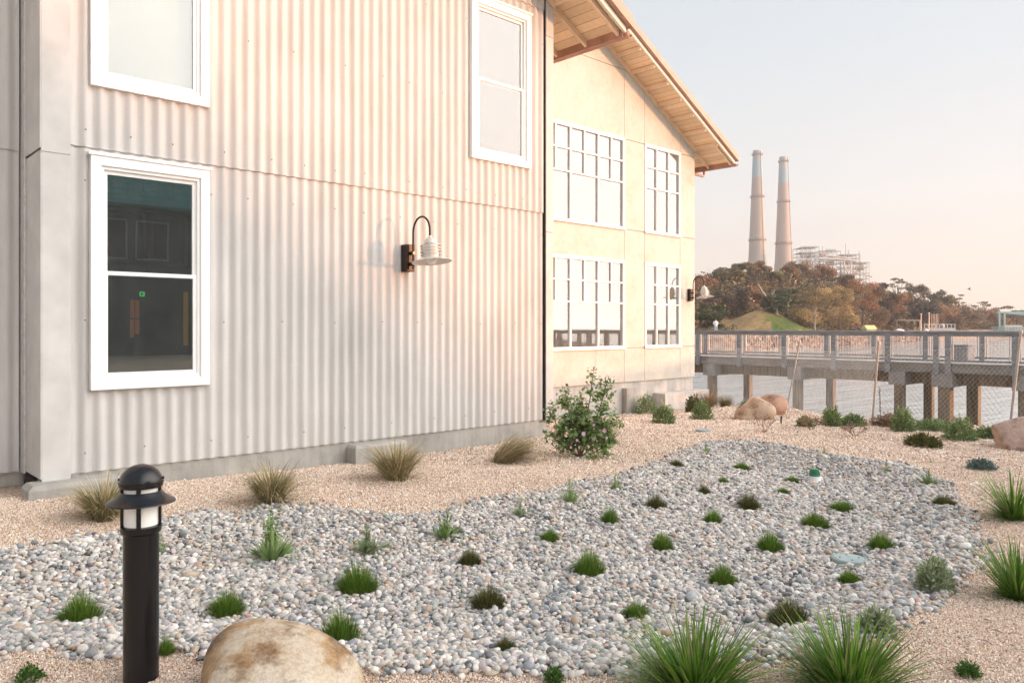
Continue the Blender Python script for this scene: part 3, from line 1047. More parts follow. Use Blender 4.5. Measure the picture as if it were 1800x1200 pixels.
# ================================================================== BUILDING B (panelled, behind)
YB = 11.90
XB = 18.0
bB = thing("panelled_building", 'cream panelled gable building with large white gridded windows standing behind the corrugated one', 'building', (0, 0, 0))
def build_B():
    wins = [(11.14, 15.00, 3.95, 6.14), (11.14, 15.00, 1.07, 3.17), (15.81, 17.34, 3.95, 6.14), (15.81, 17.34, 1.07, 3.17)]
    xs = [8.3, 11.14, 15.00, 15.81, 17.34, XB]
    m = MB()
    y0, y1 = YB, YB + 0.03
    g = 0.006
    zc = [0.245, 1.07, 3.17, 3.95, 6.14, 7.81]
    zr = 6.43
    top = lambda x: zr - SL * (x - XB)
    for i in range(5):
        a, b = xs[i] + g, xs[i + 1] - g
        if i == 4: b = XB
        for j in range(4):
            if i in (1, 3) and j in (1, 3): continue
            if i in (1,3) :
                m.box(a, b, y0, y1, zc[j] + (g if j else 0), zc[j + 1] - g)
            else:
                if j == 1:   # piers: one panel from sill to head joined over the band
                    m.box(a, b, y0, y1, 1.07 + g, 3.95 - g)
                elif j == 2:
                    continue
                else:
                    m.box(a, b, y0, y1, zc[j] + (g if j else 0), zc[j + 1] - g)
        # gable panels above the heads
        za = 6.14 + g
        if top(b) > 7.81 and i < 4:
            m.box(a, b, y0, y1, za, 7.81 - g)
            m.prism([(a, 7.81 + g), (b, 7.81 + g), (b, top(b)), (a, top(a))], 1, y0, y1)
        elif top(a) > 7.81:
            xm = XB - (7.81 - zr) / SL
            m.prism([(a, za), (b, za), (b, top(b)), (xm, 7.81 - g), (a, 7.81 - g)], 1, y0, y1)
            m.prism([(a, 7.81 + g), (xm - 0.02, 7.81 + g), (a, top(a))], 1, y0, y1)
        else:
            m.prism([(a, za), (b, za), (b, top(b)), (a, top(a))], 1, y0, y1)
    m.build("panel", M_STUCCO, bB, bevel=0.002)
    # dark backing visible in the joints, with window openings
    m = MB()
    yb0, yb1 = y1 + 0.001, y1 + 0.15
    for i in range(5):
        a, b = xs[i], xs[i + 1]
        if i in (1, 3):
            for (p, q) in ((0.245, 1.07), (3.17, 3.95)): m.box(a, b, yb0, yb1, p, q)
            m.prism([(a, 6.14), (b, 6.14), (b, top(b)), (a, top(a))], 1, yb0, yb1)
        else:
            m.prism([(a, 0.245), (b, 0.245), (b, top(b)), (a, top(a))], 1, yb0, yb1)
    m.box(XB - 0.16, XB - 0.001, yb1, 30, 0.245, 6.40)
    m.build("wall_core", mat_plain("brown_sheathing", (0.30, 0.27, 0.23), 0.9, bump=0), bB)
    m = MB(); m.box(XB - 0.0005, XB + 0.012, YB + 0.0, 30, 0.245, 6.42); m.build("side_panel", M_STUCCO, bB)
    # foundation and stepped ledge
    m = MB(); m.box(8.3, XB - 0.02, YB + 0.04, YB + 0.4, -1.6, 0.248); m.box(XB - 0.4, XB - 0.02, YB + 0.4, 30, -3.5, 0.248)
    m.build("foundation", mat_concrete("pale_foundation", (0.50, 0.485, 0.45)), bB, bevel=0.01)
    m = MB(); m.box(14.97, 15.36, YB - 0.10, YB + 0.038, -0.6, 0.10); m.build("footing_block", M_CONC, bB, bevel=0.008)
    m = MB(); m.box(16.2, XB + 0.2, YB - 0.34, YB + 0.038, -2.4, -0.085); m.build("footing_ledge", mat_concrete("pale_ledge", (0.56, 0.545, 0.51)), bB, bevel=0.012)
    # windows
    for (a, b, c, d) in wins:
        cols = 8 if b - a > 2 else 3
        f = MB()
        t = 0.055
        ya, yb = YB - 0.018, YB + 0.10
        f.box(a, b, ya, yb, d - t, d); f.box(a, b, ya, yb, c, c + t)
        f.box(a, a + t, ya, yb, c + t, d - t); f.box(b - t, b, ya, yb, c + t, d - t)
        f.box(a - 0.02, b + 0.02, YB - 0.045, ya - 0.001, c - 0.02, c + 0.035)
        f.box(a - 0.01, b + 0.01, YB - 0.032, ya - 0.001, d - 0.01, d + 0.022)
        wf = f.build("window", M_WHITE, bB, bevel=0.003)
        pw = (b - a) / cols
        z1 = d - (d - c) * 0.25; z2 = d - (d - c) * 0.485
        f = MB()
        mt = 0.034
        for z in (z1, z2): f.box(a + t, b - t, YB - 0.006, YB + 0.05, z - mt / 2, z + mt / 2)
        for k in range(1, cols):
            xk = a + pw * k
            if cols == 8 and k % 2 == 1:
                f.box(xk - mt / 2, xk + mt / 2, YB - 0.004, YB + 0.048, z2 + mt / 2, z1 - mt / 2)
                f.box(xk - mt / 2, xk + mt / 2, YB - 0.004, YB + 0.048, z1 + mt / 2, d - t)
            else:
                w_ = mt * (1.25 if cols == 8 else 1.0)
                f.box(xk - w_ / 2, xk + w_ / 2, YB - 0.008, YB + 0.052, c + t, z2 - mt / 2)
                f.box(xk - w_ / 2, xk + w_ / 2, YB - 0.008, YB + 0.052, z2 + mt / 2, z1 - mt / 2)
                f.box(xk - w_ / 2, xk + w_ / 2, YB - 0.008, YB + 0.052, z1 + mt / 2, d - t)
        f.build("muntin", M_WHITE, wf, bevel=0.002)
        p = MB(); p.box(a + t * 0.6, b - t * 0.6, YB + 0.034, YB + 0.040, c + t * 0.6, d - t * 0.6)
        p.build("pane", G_B, wf)
    # pale room behind, with the frames of the windows opposite
    m = MB()
    x0, x1, ya, yb, z0, z1 = 8.6, XB - 0.17, YB + 0.19, 20.0, 0.3, 6.35
    m.add([(x0, ya, z0), (x1, ya, z0), (x1, yb, z0), (x0, yb, z0), (x0, ya, z1), (x1, ya, z1), (x1, yb, z1), (x0, yb, z1)],
          [(0, 1, 2, 3), (4, 5, 6, 7), (2, 3, 7, 6), (0, 3, 7, 4), (1, 2, 6, 5)])
    m.build("interior", M_PALEROOM, bB)
    m = MB(); m.box(8.7, XB - .2, YB + .2, 19.9, 3.45, 3.7); m.build("floor_slab", M_PALEROOM, bB)
    wg = mat_emit("daylit_window_opposite", (0.85, 0.84, 0.83), 0.5)
    for (zz0, zz1) in ((1.1, 3.1), (4.0, 6.1)):
        for xx in (12.0, 14.6, 17.0):
            p = MB(); p.box(xx - 0.75, xx + 0.75, 19.90, 19.93, zz0, zz1)
            p.build("far_window", wg, bB)
            m = MB()
            for q in (-0.75, -0.25, 0.25, 0.75): m.box(xx + q - 0.03, xx + q + 0.03, 19.84, 19.89, zz0, zz1)
            for q in (0, 0.25, 0.5, 1.0): m.box(xx - 0.75, xx + 0.75, 19.82, 19.838, zz1 - (zz1 - zz0) * q - 0.03, zz1 - (zz1 - zz0) * q + 0.03)
            m.build("far_muntin", M_WHITE, bB)
build_B()
roof(bB, XB, 6.43, 0.80, YB - 0.75, 30, 4.5, YB, [18.0 - 0.548 * i for i in range(0, 22)], 29.9)
# downspout elbow
m = MB()
xe, ze = XB + 0.865, 6.43 - SL * 0.8 + 0.0
m.tube([(xe, YB + 0.25, ze), (xe, YB + 0.25, ze - 0.13), (xe, YB + 0.25, ze - 0.20), (xe - 0.07, YB + 0.25, ze - 0.24), (XB + 0.12, YB + 0.25, ze - 0.24), (XB + 0.06, YB + 0.25, ze - 0.28), (XB + 0.06, YB + 0.25, 0.0)], 0.035, 10)
m.build("downspout", M_COPPER, bB, smooth_=True)

# ================================================================== BARN LAMPS ON THE WALLS
def make_wall_lamp(name, label, x, z, y):
    t = thing(name, label, 'wall lamp', (x, y, z), 0, 'gooseneck barn lamps on the walls')
    m = MB(); m.box(-0.062, 0.062, -0.085, 0.03, -0.165, 0.165)
    m.build("backplate", M_BRONZE, t, bevel=0.008)
    R = 0.165
    pts = [(0, -0.135, -0.14), (0, -0.135, 0.0), (0, -0.135, 0.30)]
    for i in range(1, 13):
        a = pi - pi * i / 12
        pts.append((0, -0.135 - R - R * cos(a), 0.30 + R * sin(a) * 1.08))
    pts.append((0, -0.465, 0.235))
    m = MB(); m.tube(pts, 0.0125, 10)
    m.build("gooseneck_arm", M_BRONZE, t, smooth_=True)
    for zz in (0.055, -0.075):
        m = MB(); m.box(-0.02, 0.02, -0.155, -0.086, zz - 0.02, zz + 0.02); m.tube([(-0.03, -0.135, zz), (0.03, -0.135, zz)], 0.016, 8)
        m.build("clamp", M_BLACK, t, bevel=0.003)
    # the head hangs from the end of the arm, tipped a few degrees away from the wall
    PV = Vector((0, -0.465, 0.235))
    c = (0, 0, -0.235)
    def head(m, name, mat):
        o = m.build(name, mat, t, smooth_=True, loc=PV)
        o.rotation_euler = (radians(-7), 0, 0)
        return o
    m = MB(); m.lathe([(0.0, 0.238), (0.020, 0.236), (0.026, 0.216), (0.048, 0.203), (0.068, 0.182), (0.078, 0.158), (0.080, 0.136), (0.0, 0.130)], 28, c)
    head(m, "hood", M_GALV2)
    cg = MB()
    for k in range(4):
        zz = 0.122 - k * 0.036
        cg.lathe([(0.100, zz + 0.003), (0.126, zz - 0.003), (0.125, zz - 0.008), (0.099, zz - 0.002)], 28, c, close=True)
    for k in range(4):
        a = pi / 4 + k * pi / 2
        cg.tube([(c[0] + 0.103 * cos(a), c[1] + 0.103 * sin(a), c[2] + 0.135), (c[0] + 0.103 * cos(a), c[1] + 0.103 * sin(a), c[2] - 0.04)], 0.004, 6)
    head(cg, "louvre_rings", M_GALV2)
    m = MB(); m.lathe([(0.0, 0.128), (0.086, 0.128), (0.086, -0.01), (0.062, -0.045), (0.052, -0.075), (0.032, -0.098), (0.0, -0.106)], 24, c)
    head(m, "lamp_glass", M_FROST)
    m = MB(); m.lathe([(0.075, -0.030), (0.11, -0.034), (0.17, -0.052), (0.234, -0.070), (0.238, -0.076), (0.230, -0.077), (0.168, -0.059), (0.11, -0.041), (0.075, -0.038)], 44, c, close=True)
    head(m, "shade", M_GALV2)
    return t
make_wall_lamp("wall_lamp", 'gooseneck barn lamp with ribbed zinc hood mounted on the corrugated wall', 5.61, 2.405, YA - 0.045)
make_wall_lamp("wall_lamp", 'smaller-looking gooseneck barn lamp at the far corner of the cream building', 17.74, 2.43, YB)

# ================================================================== BOLLARD LIGHT
def make_bollard():
    x, y = at_depth(248, 3.47)
    zb = float(ground_h(x, y)[0])
    CLEAR.append((x, y, 0.08))
    t = thing("bollard_light", 'black bollard light with domed cap and wide brim at the left of the pebbles', 'bollard light', (x, y, zb), radians(20))
    top = 0.956 - zb
    m = MB(); m.lathe([(0.0, -0.1), (0.0735, -0.1), (0.0735, top - 0.296), (0.0, top - 0.296)], 40); m.build("post", M_BLACK, t, smooth_=True)
    m = MB(); m.lathe([(0.0745, top - 0.305), (0.083, top - 0.298), (0.085, top - 0.282), (0.085, top - 0.272), (0.070, top - 0.268), (0.0, top - 0.268)], 40); m.build("collar", M_BLACK, t, smooth_=True)
    m = MB(); m.lathe([(0.0, top - 0.27), (0.069, top - 0.27), (0.069, top - 0.085), (0.0, top - 0.085)], 40); m.build("lens", M_FROST, t, smooth_=True)
    m = MB()
    m.lathe([(0.082, top - 0.118), (0.088, top - 0.124), (0.100, top - 0.138), (0.122, top - 0.155), (0.141, top - 0.164), (0.143, top - 0.169), (0.138, top - 0.170), (0.118, top - 0.163), (0.092, top - 0.147), (0.078, top - 0.130)], 48, close=True)
    m.build("brim", M_BLACK, t, smooth_=True)
    m = MB()
    prof = [(0.070, top - 0.100), (0.089, top - 0.100), (0.091, top - 0.090)] + [(0.090 * cos(a), top - 0.084 + 0.084 * sin(a)) for a in [radians(q) for q in range(0, 91, 9)]]
    prof[-1] = (0.0, top)
    m.lathe(prof, 40)
    m.lathe([(0.0895, top - 0.084), (0.0935, top - 0.082), (0.0935, top - 0.076), (0.0895, top - 0.074)], 40)
    m.build("dome_cap", M_BLACK, t, smooth_=True)
    for k in range(4):
        a = pi / 4 + k * pi / 2
        m = MB()
        Mx = Matrix.Rotation(a, 4, 'Z')
        m.box(0.071, 0.083, -0.009, 0.009, top - 0.275, top - 0.098, M=Mx)
        m.build("rib", M_BLACK, t, bevel=0.002)
        m = MB()
        m.tube([(0.086 * cos(a), 0.086 * sin(a), top - 0.066), (0.094 * cos(a), 0.094 * sin(a), top - 0.064)], 0.006, 8)
        m.build("screw", M_BLACK, t)
make_bollard()

# ================================================================== OCCLUDING BOATHOUSE ACROSS THE HARBOUR (shades the foreground)
def make_far_shed():
    """a tall gabled shed across the basin, off to the right of the frame, between the sun and the garden"""
    D = 104.0
    perp = (0.791, 0.612)
    P = lambda s, d, z: (s * perp[0] + d * SUN_AZ[0], s * perp[1] + d * SUN_AZ[1], z)
    up = D * math.tan(radians(SUN_EL))
    t = thing("boat_shed", 'tall gabled boat shed on the far bank to the right, outside the picture', 'building')
    zs = lambda s: 3.75 + up - 0.82 * (s - 7.1)
    prof = [(-22, -2.5), (-22, zs(3.0) - 6), (2.5, zs(2.5)), (13.2, zs(13.2)), (13.2, -2.5)]
    m = MB()
    vs = [P(s, D, z) for s, z in prof] + [P(s, D + 14, z) for s, z in prof]
    n = len(prof)
    m.add(vs, [tuple(range(n)), tuple(range(2 * n - 1, n - 1, -1))] + [(i, i + n, (i + 1) % n + n, (i + 1) % n) for i in range(n)])
    m.build("wall", mat_plain("white_shed_boards", (0.62, 0.60, 0.57), 0.8, var=0.06, scale=0.5, bump=0), t)
    m = MB()
    q = [(-22.6, zs(3.0) - 6.3), (2.5, zs(2.5) + 0.02), (13.9, zs(13.9)), (13.9, zs(13.9) + 0.22), (2.5, zs(2.5) + 0.25), (-22.6, zs(3.0) - 6.05)]
    vs = [P(s, D - 0.7, z) for s, z in q] + [P(s, D + 14.7, z) for s, z in q]
    n = len(q)
    m.add(vs, [tuple(range(n)), tuple(range(2 * n - 1, n - 1, -1))] + [(i, i + n, (i + 1) % n + n, (i + 1) % n) for i in range(n)])
    m.build("roof", M_ROOFM, t)
    for k in range(6):
        s0 = -19 + k * 5.2
        m = MB()
        m.add([P(s0, D - 0.05, 1.4), P(s0 + 2.4, D - 0.05, 1.4), P(s0 + 2.4, D - 0.05, 4.2), P(s0, D - 0.05, 4.2),
               P(s0, D + 0.05, 1.4), P(s0 + 2.4, D + 0.05, 1.4), P(s0 + 2.4, D + 0.05, 4.2), P(s0, D + 0.05, 4.2)],
              [(0, 1, 2, 3), (7, 6, 5, 4), (0, 4, 5, 1), (1, 5, 6, 2), (2, 6, 7, 3), (3, 7, 4, 0)])
        m.build("window", M_GASKET, t)
    m = MB()
    vs = []
    for k in range(40):
        a = 2 * pi * k / 40
        for (rr, z) in ((70, -2.6), (52, -0.6), (30, -0.5)):
            vs.append((cos(a) * rr + P(-6, D + 22, 0)[0], sin(a) * rr * 0.6 + P(-6, D + 22, 0)[1], z))
    fs = []
    for k in range(40):
        j = (k + 1) % 40
        for i in range(2):
            fs.append((k * 3 + i, j * 3 + i, j * 3 + i + 1, k * 3 + i + 1))
    fs.append(tuple(k * 3 + 2 for k in range(40)))
    m.add(vs, fs)
    tag(m.build("far_bank", M_GROUND), 'low bank across the harbour under the shed', 'bank', kind='structure')
make_far_shed()
def make_opposite():
    t = thing("opposite_building", 'dark boathouse facing the corrugated wall, behind the viewer', 'building')
    wall = mat_plain("dark_green_boards", (0.085, 0.10, 0.092), 0.85, var=0.2, scale=1.5, bump=0)
    teal = mat_plain("teal_eave", (0.14, 0.42, 0.42), 0.7, bump=0)
    m = MB(); m.box(3, 22.5, -44, -30, -1.0, 8.2); m.build("wall", wall, t)
    m = MB(); m.box(2.4, 23.1, -44, -28.9, 8.2, 10.6)
    for i in range(26): m.box(2.6 + i * .8, 2.8 + i * .8, -28.88, -28.8, 8.2, 10.5)
    m.build("roof", teal, t)
    for a in (4.2, 8.2, 12.4, 14.6, 18.6):
        for z in (5.4,):
            m = MB(); m.box(a, a + 1.6, -29.95, -29.9, z - .1, z + 2.0); w_ = m.build("window", M_GASKET, t)
            m = MB(); m.box(a - .1, a, -29.9, -29.85, z - .1, z + 2.1); m.box(a + 1.6, a + 1.7, -29.9, -29.85, z - .1, z + 2.1); m.box(a, a + 1.6, -29.9, -29.85, z + 2.0, z + 2.1); m.box(a, a + 1.6, -29.9, -29.85, z - .1, z)
            m.build("frame", M_PIERG, w_)
make_opposite()

# ================================================================== BOARDWALK / PIER
PXE = 28.4
def make_pier():
    t = thing("boardwalk", 'grey timber boardwalk pier on piles crossing the water behind the garden', 'boardwalk', (0, 0, 0))
    y0, y1 = -34.0, 26.0
    W_ = 3.5
    zd = 0.36
    m = MB(); m.box(PXE + 0.02, PXE + W_, y0, y1, zd - 0.06, zd); m.build("deck", M_DECK, t)
    m = MB(); m.box(PXE - 0.04, PXE + 0.018, y0, y1, 0.055, zd - 0.012); m.build("fascia", M_PIERB, t, bevel=0.01)
    m = MB(); m.box(PXE - 0.03, PXE + 0.10, y0, y1, zd + 0.002, zd + 0.035); m.build("deck_edge_board", mat_plain("pale_edge_board", (0.60, 0.58, 0.54), 0.8, bump=0.2), t)
    m = MB(); m.box(PXE + W_ + 0.002, PXE + W_ + 0.06, y0, y1, 0.055, zd); m.build("fascia", M_PIERB, t)
    for xx in (PXE + 0.55, PXE + 1.6, PXE + 2.7):
        m = MB(); m.box(xx, xx + 0.15, y0, y1, -0.36, zd - 0.062); m.build("stringer", M_PILE, t)
    bents = [14.0 + 3.75 * k for k in range(-11, 4)] + [8.75]
    rr = random.Random(8)
    for by in sorted(bents):
        w = 0.42 if by != 8.75 else 0.50
        m = MB(); m.box(PXE - 0.06, PXE + W_ + 0.1, by + 0.02, by + 0.02 + w * 1.3, -0.42, 0.052); m.build("pile_cap", M_CAPC, t, bevel=0.01)
        for xx in (PXE + 0.05, PXE + 2.95):
            m = MB()
            o_ = rr.uniform(-0.02, 0.02)
            s = 0.15 if by != 8.75 else 0.19
            m.box(xx, xx + 2 * s, by + 0.13 + o_, by + 0.13 + 2 * s + o_, -4.5, -0.422)
            m.build("pile", M_PILE, t, bevel=0.02)
    # railings: posts, cap rail, sub rail, bottom rail, framed wire panels
    for side, (xf, sgn) in enumerate(((PXE - 0.06, -1), (PXE + W_ + 0.08, 1))):
        posts = []
        k = 0
        y = 18.55
        while y > y0:
            posts.append(y)
            y -= 1.93
            if side == 0 and abs(y - 8.9) < 0.05: pass
        yy = 18.55
        while yy + 1.93 < y1:
            yy += 1.93; posts.append(yy)
        posts.sort()
        if side == 0:
            posts.append(9.26)
            posts.sort()
        posts = [p for p in posts if -22 < p < 22]
        for py_ in posts:
            m = MB()
            m.box(xf - 0.06, xf + 0.06, py_ - 0.085, py_ + 0.085, -0.0 if side == 0 else 0.1, 1.36)
            m.build("post", M_PIERG, t, bevel=0.008)
        m = MB(); m.box(xf - 0.10, xf + 0.10, y0, y1, 1.395, 1.445); m.build("cap_rail", M_PIERG, t, bevel=0.008)
        m = MB(); m.box(xf - 0.045, xf + 0.045, y0, y1, 1.275, 1.392); m.build("sub_rail", M_PIERG, t, bevel=0.006)
        m = MB(); m.box(xf - 0.03, xf + 0.03, y0, y1, 0.43, 0.50); m.build("bottom_rail", M_PIERG, t)
        galv = M_GALV
        m = MB()
        for a, b in zip(posts[:-1], posts[1:]):
            if b - a < 0.6: continue
            p, q = a + 0.15, b - 0.15
            for yv in (p, q): m.bar((xf, yv, 0.50), (xf, yv, 1.272), 0.035)
            if side == 1:
                nn = int((q - p) / 0.105)
                for i in range(1, nn):
                    yv = p + (q - p) * i / nn
                    m.bar((xf, yv, 0.50), (xf, yv, 1.272), 0.012)
            else:
                nn = int((q - p) / 0.10)
                for i in range(1, nn):
                    yv = p + (q - p) * i / nn
                    m.bar((xf, yv, 0.50), (xf, yv, 1.272), 0.0045)
                for i in range(1, 8):
                    zz = 0.50 + 0.0965 * i
                    m.bar((xf, p, zz), (xf, q, zz), 0.0045)
        m.build("rail_mesh", galv, t)
    return t
make_pier()
# grey bin-like bench box on the deck and a leaning white panel
m = MB(); m.box(-0.4, 0.4, -0.35, 0.35, 0, 0.55); m.box(-0.43, 0.43, -0.38, 0.38, 0.55, 0.60)
o = m.build("deck_box", M_PIERG, loc=(30.9, 9.3, 0.362), bevel=0.02)
tag(o, 'grey box bench on the boardwalk deck behind the double post', 'bench')
m = MB(); m.add([(0, -0.2, 0), (0, 0.2, 0), (0.02, -0.2, 0), (0.02, 0.2, 0), (0, -0.2, 0.55), (0.02, -0.2, 0.55)], [(0, 1, 4), (2, 5, 3), (0, 4, 5, 2), (1, 3, 5, 4), (0, 2, 3, 1)])
o = m.build("white_board", M_WHITE, loc=(31.2, 16.25, 0.362))
tag(o, 'white triangular board leaning on the far railing of the boardwalk', 'board')

# ================================================================== CHAIN-LINK FENCE
def make_fence():
    P = [np.array(p) for p in ((18.35, 11.75), (16.5, 8.5), (13.1, 5.25), (13.4, 3.37), (13.8, 0.4), (13.6, -3.0))]
    t = thing("chain_link_fence", 'sagging chain-link fence on thin metal posts between the garden and the water', 'fence', (0, 0, 0))
    tops = [1.2, 1.25, 1.32, 1.50, 1.45, 1.45]
    lean = [(0, 0), (0.22, -0.20), (0.10, -0.06), (0.12, -0.12), (0, 0), (0, 0)]
    for i in range(1, 5):
        x, y = P[i]
        zb = float(ground_h(x, y)[0])
        m = MB()
        tx, ty = x + lean[i][0], y + lean[i][1]
        ztop = tops[i]
        m.tube([(x, y, zb - 0.3), (x, y, zb), (tx, ty, ztop)], 0.019, 10)
        m.lathe([(0.0, 0.03), (0.02, 0.024), (0.028, 0.0), (0.028, -0.03)], 10, (tx, ty, ztop))
        p = m.build("post", mat_plain("dull_fence_pipe", (0.40, 0.38, 0.35), 0.55, 0.3, bump=0), t, smooth_=True)
    mesh_mat = mat_plain("galvanised_wire", (0.55, 0.54, 0.52), 0.5, 0.4, bump=0)
    for i in range(5):
        a, b = P[i], P[i + 1]
        L = float(np.hypot(*(b - a)))
        d = (b - a) / L
        nrm = np.array([-d[1], d[0]])
        h0a = float(ground_h(*a)[0]); h0b = float(ground_h(*b)[0])
        if i == 0: h0a = -0.5
        def pos(u, v):
            """u along the bay (m), v 0..1 up the mesh"""
            s = u / L
            zb = h0a * (1 - s) + h0b * s - 0.02
            zt = tops[i] * (1 - s) + tops[i + 1] * s - 0.05 - 0.16 * sin(pi * s) ** 2 - 0.03 * sin(9 * s)
            z = zb + (zt - zb) * v
            bul = 0.10 * sin(pi * v) * sin(pi * s)
            lx = (lean[i][0] * (1 - s) + lean[i + 1][0] * s) * v; ly = (lean[i][1] * (1 - s) + lean[i + 1][1] * s) * v
            return (a[0] + d[0] * u + nrm[0] * bul + lx, a[1] + d[1] * u + nrm[1] * bul + ly, z)
        Hh = 1.5
        sp = 0.068
        run = 1.05                                # horizontal run of a wire over the full height
        m = MB()
        N = int((L + run) / sp)
        for sgn in (1, -1):
            for k in range(N):
                u0 = k * sp - (run if sgn > 0 else 0)
                pts = []
                for q in range(9):
                    v = q / 8
                    u = u0 + sgn * run * v if sgn > 0 else u0 - run * v
                    if 0 <= u <= L: pts.append(pos(u, v))
                if len(pts) >= 2:
                    m.tube(pts, 0.0017, 3, cap=False)
        m.tube([pos(L * q / 12, 0.995) for q in range(13)], 0.003, 4)
        m.build("wire_mesh", mesh_mat, t)
make_fence()

# ================================================================== FAR SHORE, HILL
SHP = [700, 1225, 1320, 1400, 1500, 1600, 1700, 1800, 2000, 2600]
SHZ = [110, 112, 122, 135, 155, 190, 235, 280, 330, 500]
HTP = [11, 11, 12.5, 13, 12, 9.5, 7.0, 4.5, 3.0, 2.0]
def hill_h(px, Z):
    zs = np.interp(px, SHP, SHZ)
    s = Z - zs
    ht = np.interp(px, SHP, HTP)
    h = -3.2 + 3.9 * smooth(-3, 7, s) + (0.35 * vnoise(px * 0.25, Z * 0.7, 9)) * smooth(-3, 3, s) * smooth(14, 6, s)
    h = h + (ht - 0.9) * smooth(22, 82, s)
    # knoll with the pale-trunked tree
    kx = (px - 1352) / FOC * 146.0
    h = h + 4.3 * np.exp(-((kx + 1.0) / 6.2) ** 2 - ((Z - 148) / 8.0) ** 2)
    return h
def make_hill():
    ps = np.arange(1120, 2250, 3.0)
    us = np.concatenate([np.linspace(-10, 40, 90), np.linspace(42, 110, 40), np.linspace(120, 900, 30)])
    A, U = np.meshgrid(ps, us)
    Z = U + np.interp(A, SHP, SHZ)
    t = (A - PX0) / FOC
    X = (FW[0] + RT[0] * t) * Z; Y = (FW[1] + RT[1] * t) * Z
    H_ = hill_h(A.ravel(), Z.ravel())
    ny_, nx_ = A.shape
    idx = np.arange(nx_ * ny_).reshape(ny_, nx_)
    Fq = np.stack([idx[:-1, :-1].ravel(), idx[:-1, 1:].ravel(), idx[1:, 1:].ravel(), idx[1:, :-1].ravel()], 1)
    r = np.random.default_rng(2)
    a = A.ravel(); u = U.ravel(); z = Z.ravel()
    col = np.empty((len(a), 3))
    n1 = vnoise(a * 0.08, u * 0.3, 4)
    rock = np.array([0.34, 0.27, 0.22]); dry = np.array([0.44, 0.28, 0.13]); green = np.array([0.115, 0.155, 0.045]); earth = np.array([0.16, 0.12, 0.08])
    col[:] = earth
    k = np.hypot((a - 1350) / FOC * 146, (z - 146) * 0.7) < 15
    w = smooth(1338, 1378, a + 34 * (n1 - 0.5) - (z - 148) * 1.2)
    col[k] = (dry[None] * (1 - w[:, None]) + green[None] * w[:, None])[k]
    k2 = (a > 1380) & (a < 1440) & (u < 26) & (u > 9); col[k2] = green
    k3 = u < 8
    col[k3] = rock[None] * (0.7 + 0.6 * vnoise(a * 0.5, u * 2, 7)[:, None])[k3]
    k4 = (u >= 8) & (u < 14) & ~((a > 1354) & (a < 1445))
    k5 = (u > 5) & (u < 22) & (a > 1356) & (a < 1440); col[k5] = (dry[None] * (1 - w[:, None]) + green[None] * w[:, None])[k5]; col[k4] = (dry * 0.8)
    col *= (0.85 + 0.3 * n1)[:, None]
    M = mat_attr("hillside", rough=0.95, spec=0.1, noise=0.35, nscale=0.9, bump=0.8, bscale=1.2, bd=0.4)
    o = np_mesh("hill", np.stack([X.ravel(), Y.ravel(), H_], 1), Fq, col, M, smooth_=True)
    tag(o, 'grassy and rocky hillside across the water', 'hill', kind='structure')
make_hill()

def hill_point(px, Z):
    x, y = at_depth(px, Z)
    return x, y, float(hill_h(np.array([px]), np.array([Z]))[0])

# rip-rap rocks along the far waterline: uncountable rubble
def make_riprap():
    r = np.random.default_rng(21)
    n = 2600
    px = r.uniform(1215, 1640, n)
    Z = np.interp(px, SHP, SHZ) + r.uniform(-1.5, 4.0, n)
    x = (FW[0] + RT[0] * (px - PX0) / FOC) * Z; y = (FW[1] + RT[1] * (px - PX0) / FOC) * Z
    z = hill_h(px, Z) + 0.05
    octv = np.array([(1, 0, 0), (-1, 0, 0), (0, 1, 0), (0, -1, 0), (0, 0, 1), (0, 0, -1)], float)
    octf = np.array([(0, 2, 4), (2, 1, 4), (1, 3, 4), (3, 0, 4), (2, 0, 5), (1, 2, 5), (3, 1, 5), (0, 3, 5)])
    shapes = [octv * np.random.default_rng(k).uniform(0.6, 1.3, (6, 1)) for k in range(6)]
    S = r.uniform(0.25, 0.7, (n, 1)) * r.uniform(0.7, 1.2, (n, 3))
    cols = pick([(0.28, 0.20, 0.16), (0.36, 0.27, 0.21), (0.20, 0.15, 0.13), (0.42, 0.35, 0.29), (0.16, 0.14, 0.12)], [4, 4, 3, 2, 2], n, r)
    o = scatter("shore_rocks", np.stack([x, y, z], 1), S, rot_mats(n, 0.9, r), shapes, octf, cols, mat_attr("rip_rap", rough=0.9, spec=0.1), False, r)
    tag(o, 'reddish rubble along the far waterline', 'rocks', kind='stuff')
make_riprap()

# ------------------------------------------------------------------ trees
PALS = {
    'euc': [(0.230, 0.157, 0.094), (0.277, 0.197, 0.112), (0.164, 0.128, 0.081), (0.331, 0.232, 0.128)],
    'rust': [(0.340, 0.186, 0.104), (0.407, 0.235, 0.131), (0.249, 0.144, 0.085), (0.198, 0.149, 0.089)],
    'gold': [(0.382, 0.271, 0.124), (0.450, 0.326, 0.159), (0.250, 0.189, 0.093), (0.303, 0.217, 0.113)],
    'cyp': [(0.074, 0.097, 0.052), (0.100, 0.124, 0.060), (0.059, 0.077, 0.048), (0.127, 0.131, 0.067)],
    'dark': [(0.125, 0.110, 0.081), (0.172, 0.138, 0.096), (0.099, 0.086, 0.070), (0.198, 0.149, 0.101)],
    'olive': [(0.173, 0.160, 0.083), (0.219, 0.187, 0.097), (0.132, 0.122, 0.069), (0.266, 0.216, 0.118)],
}
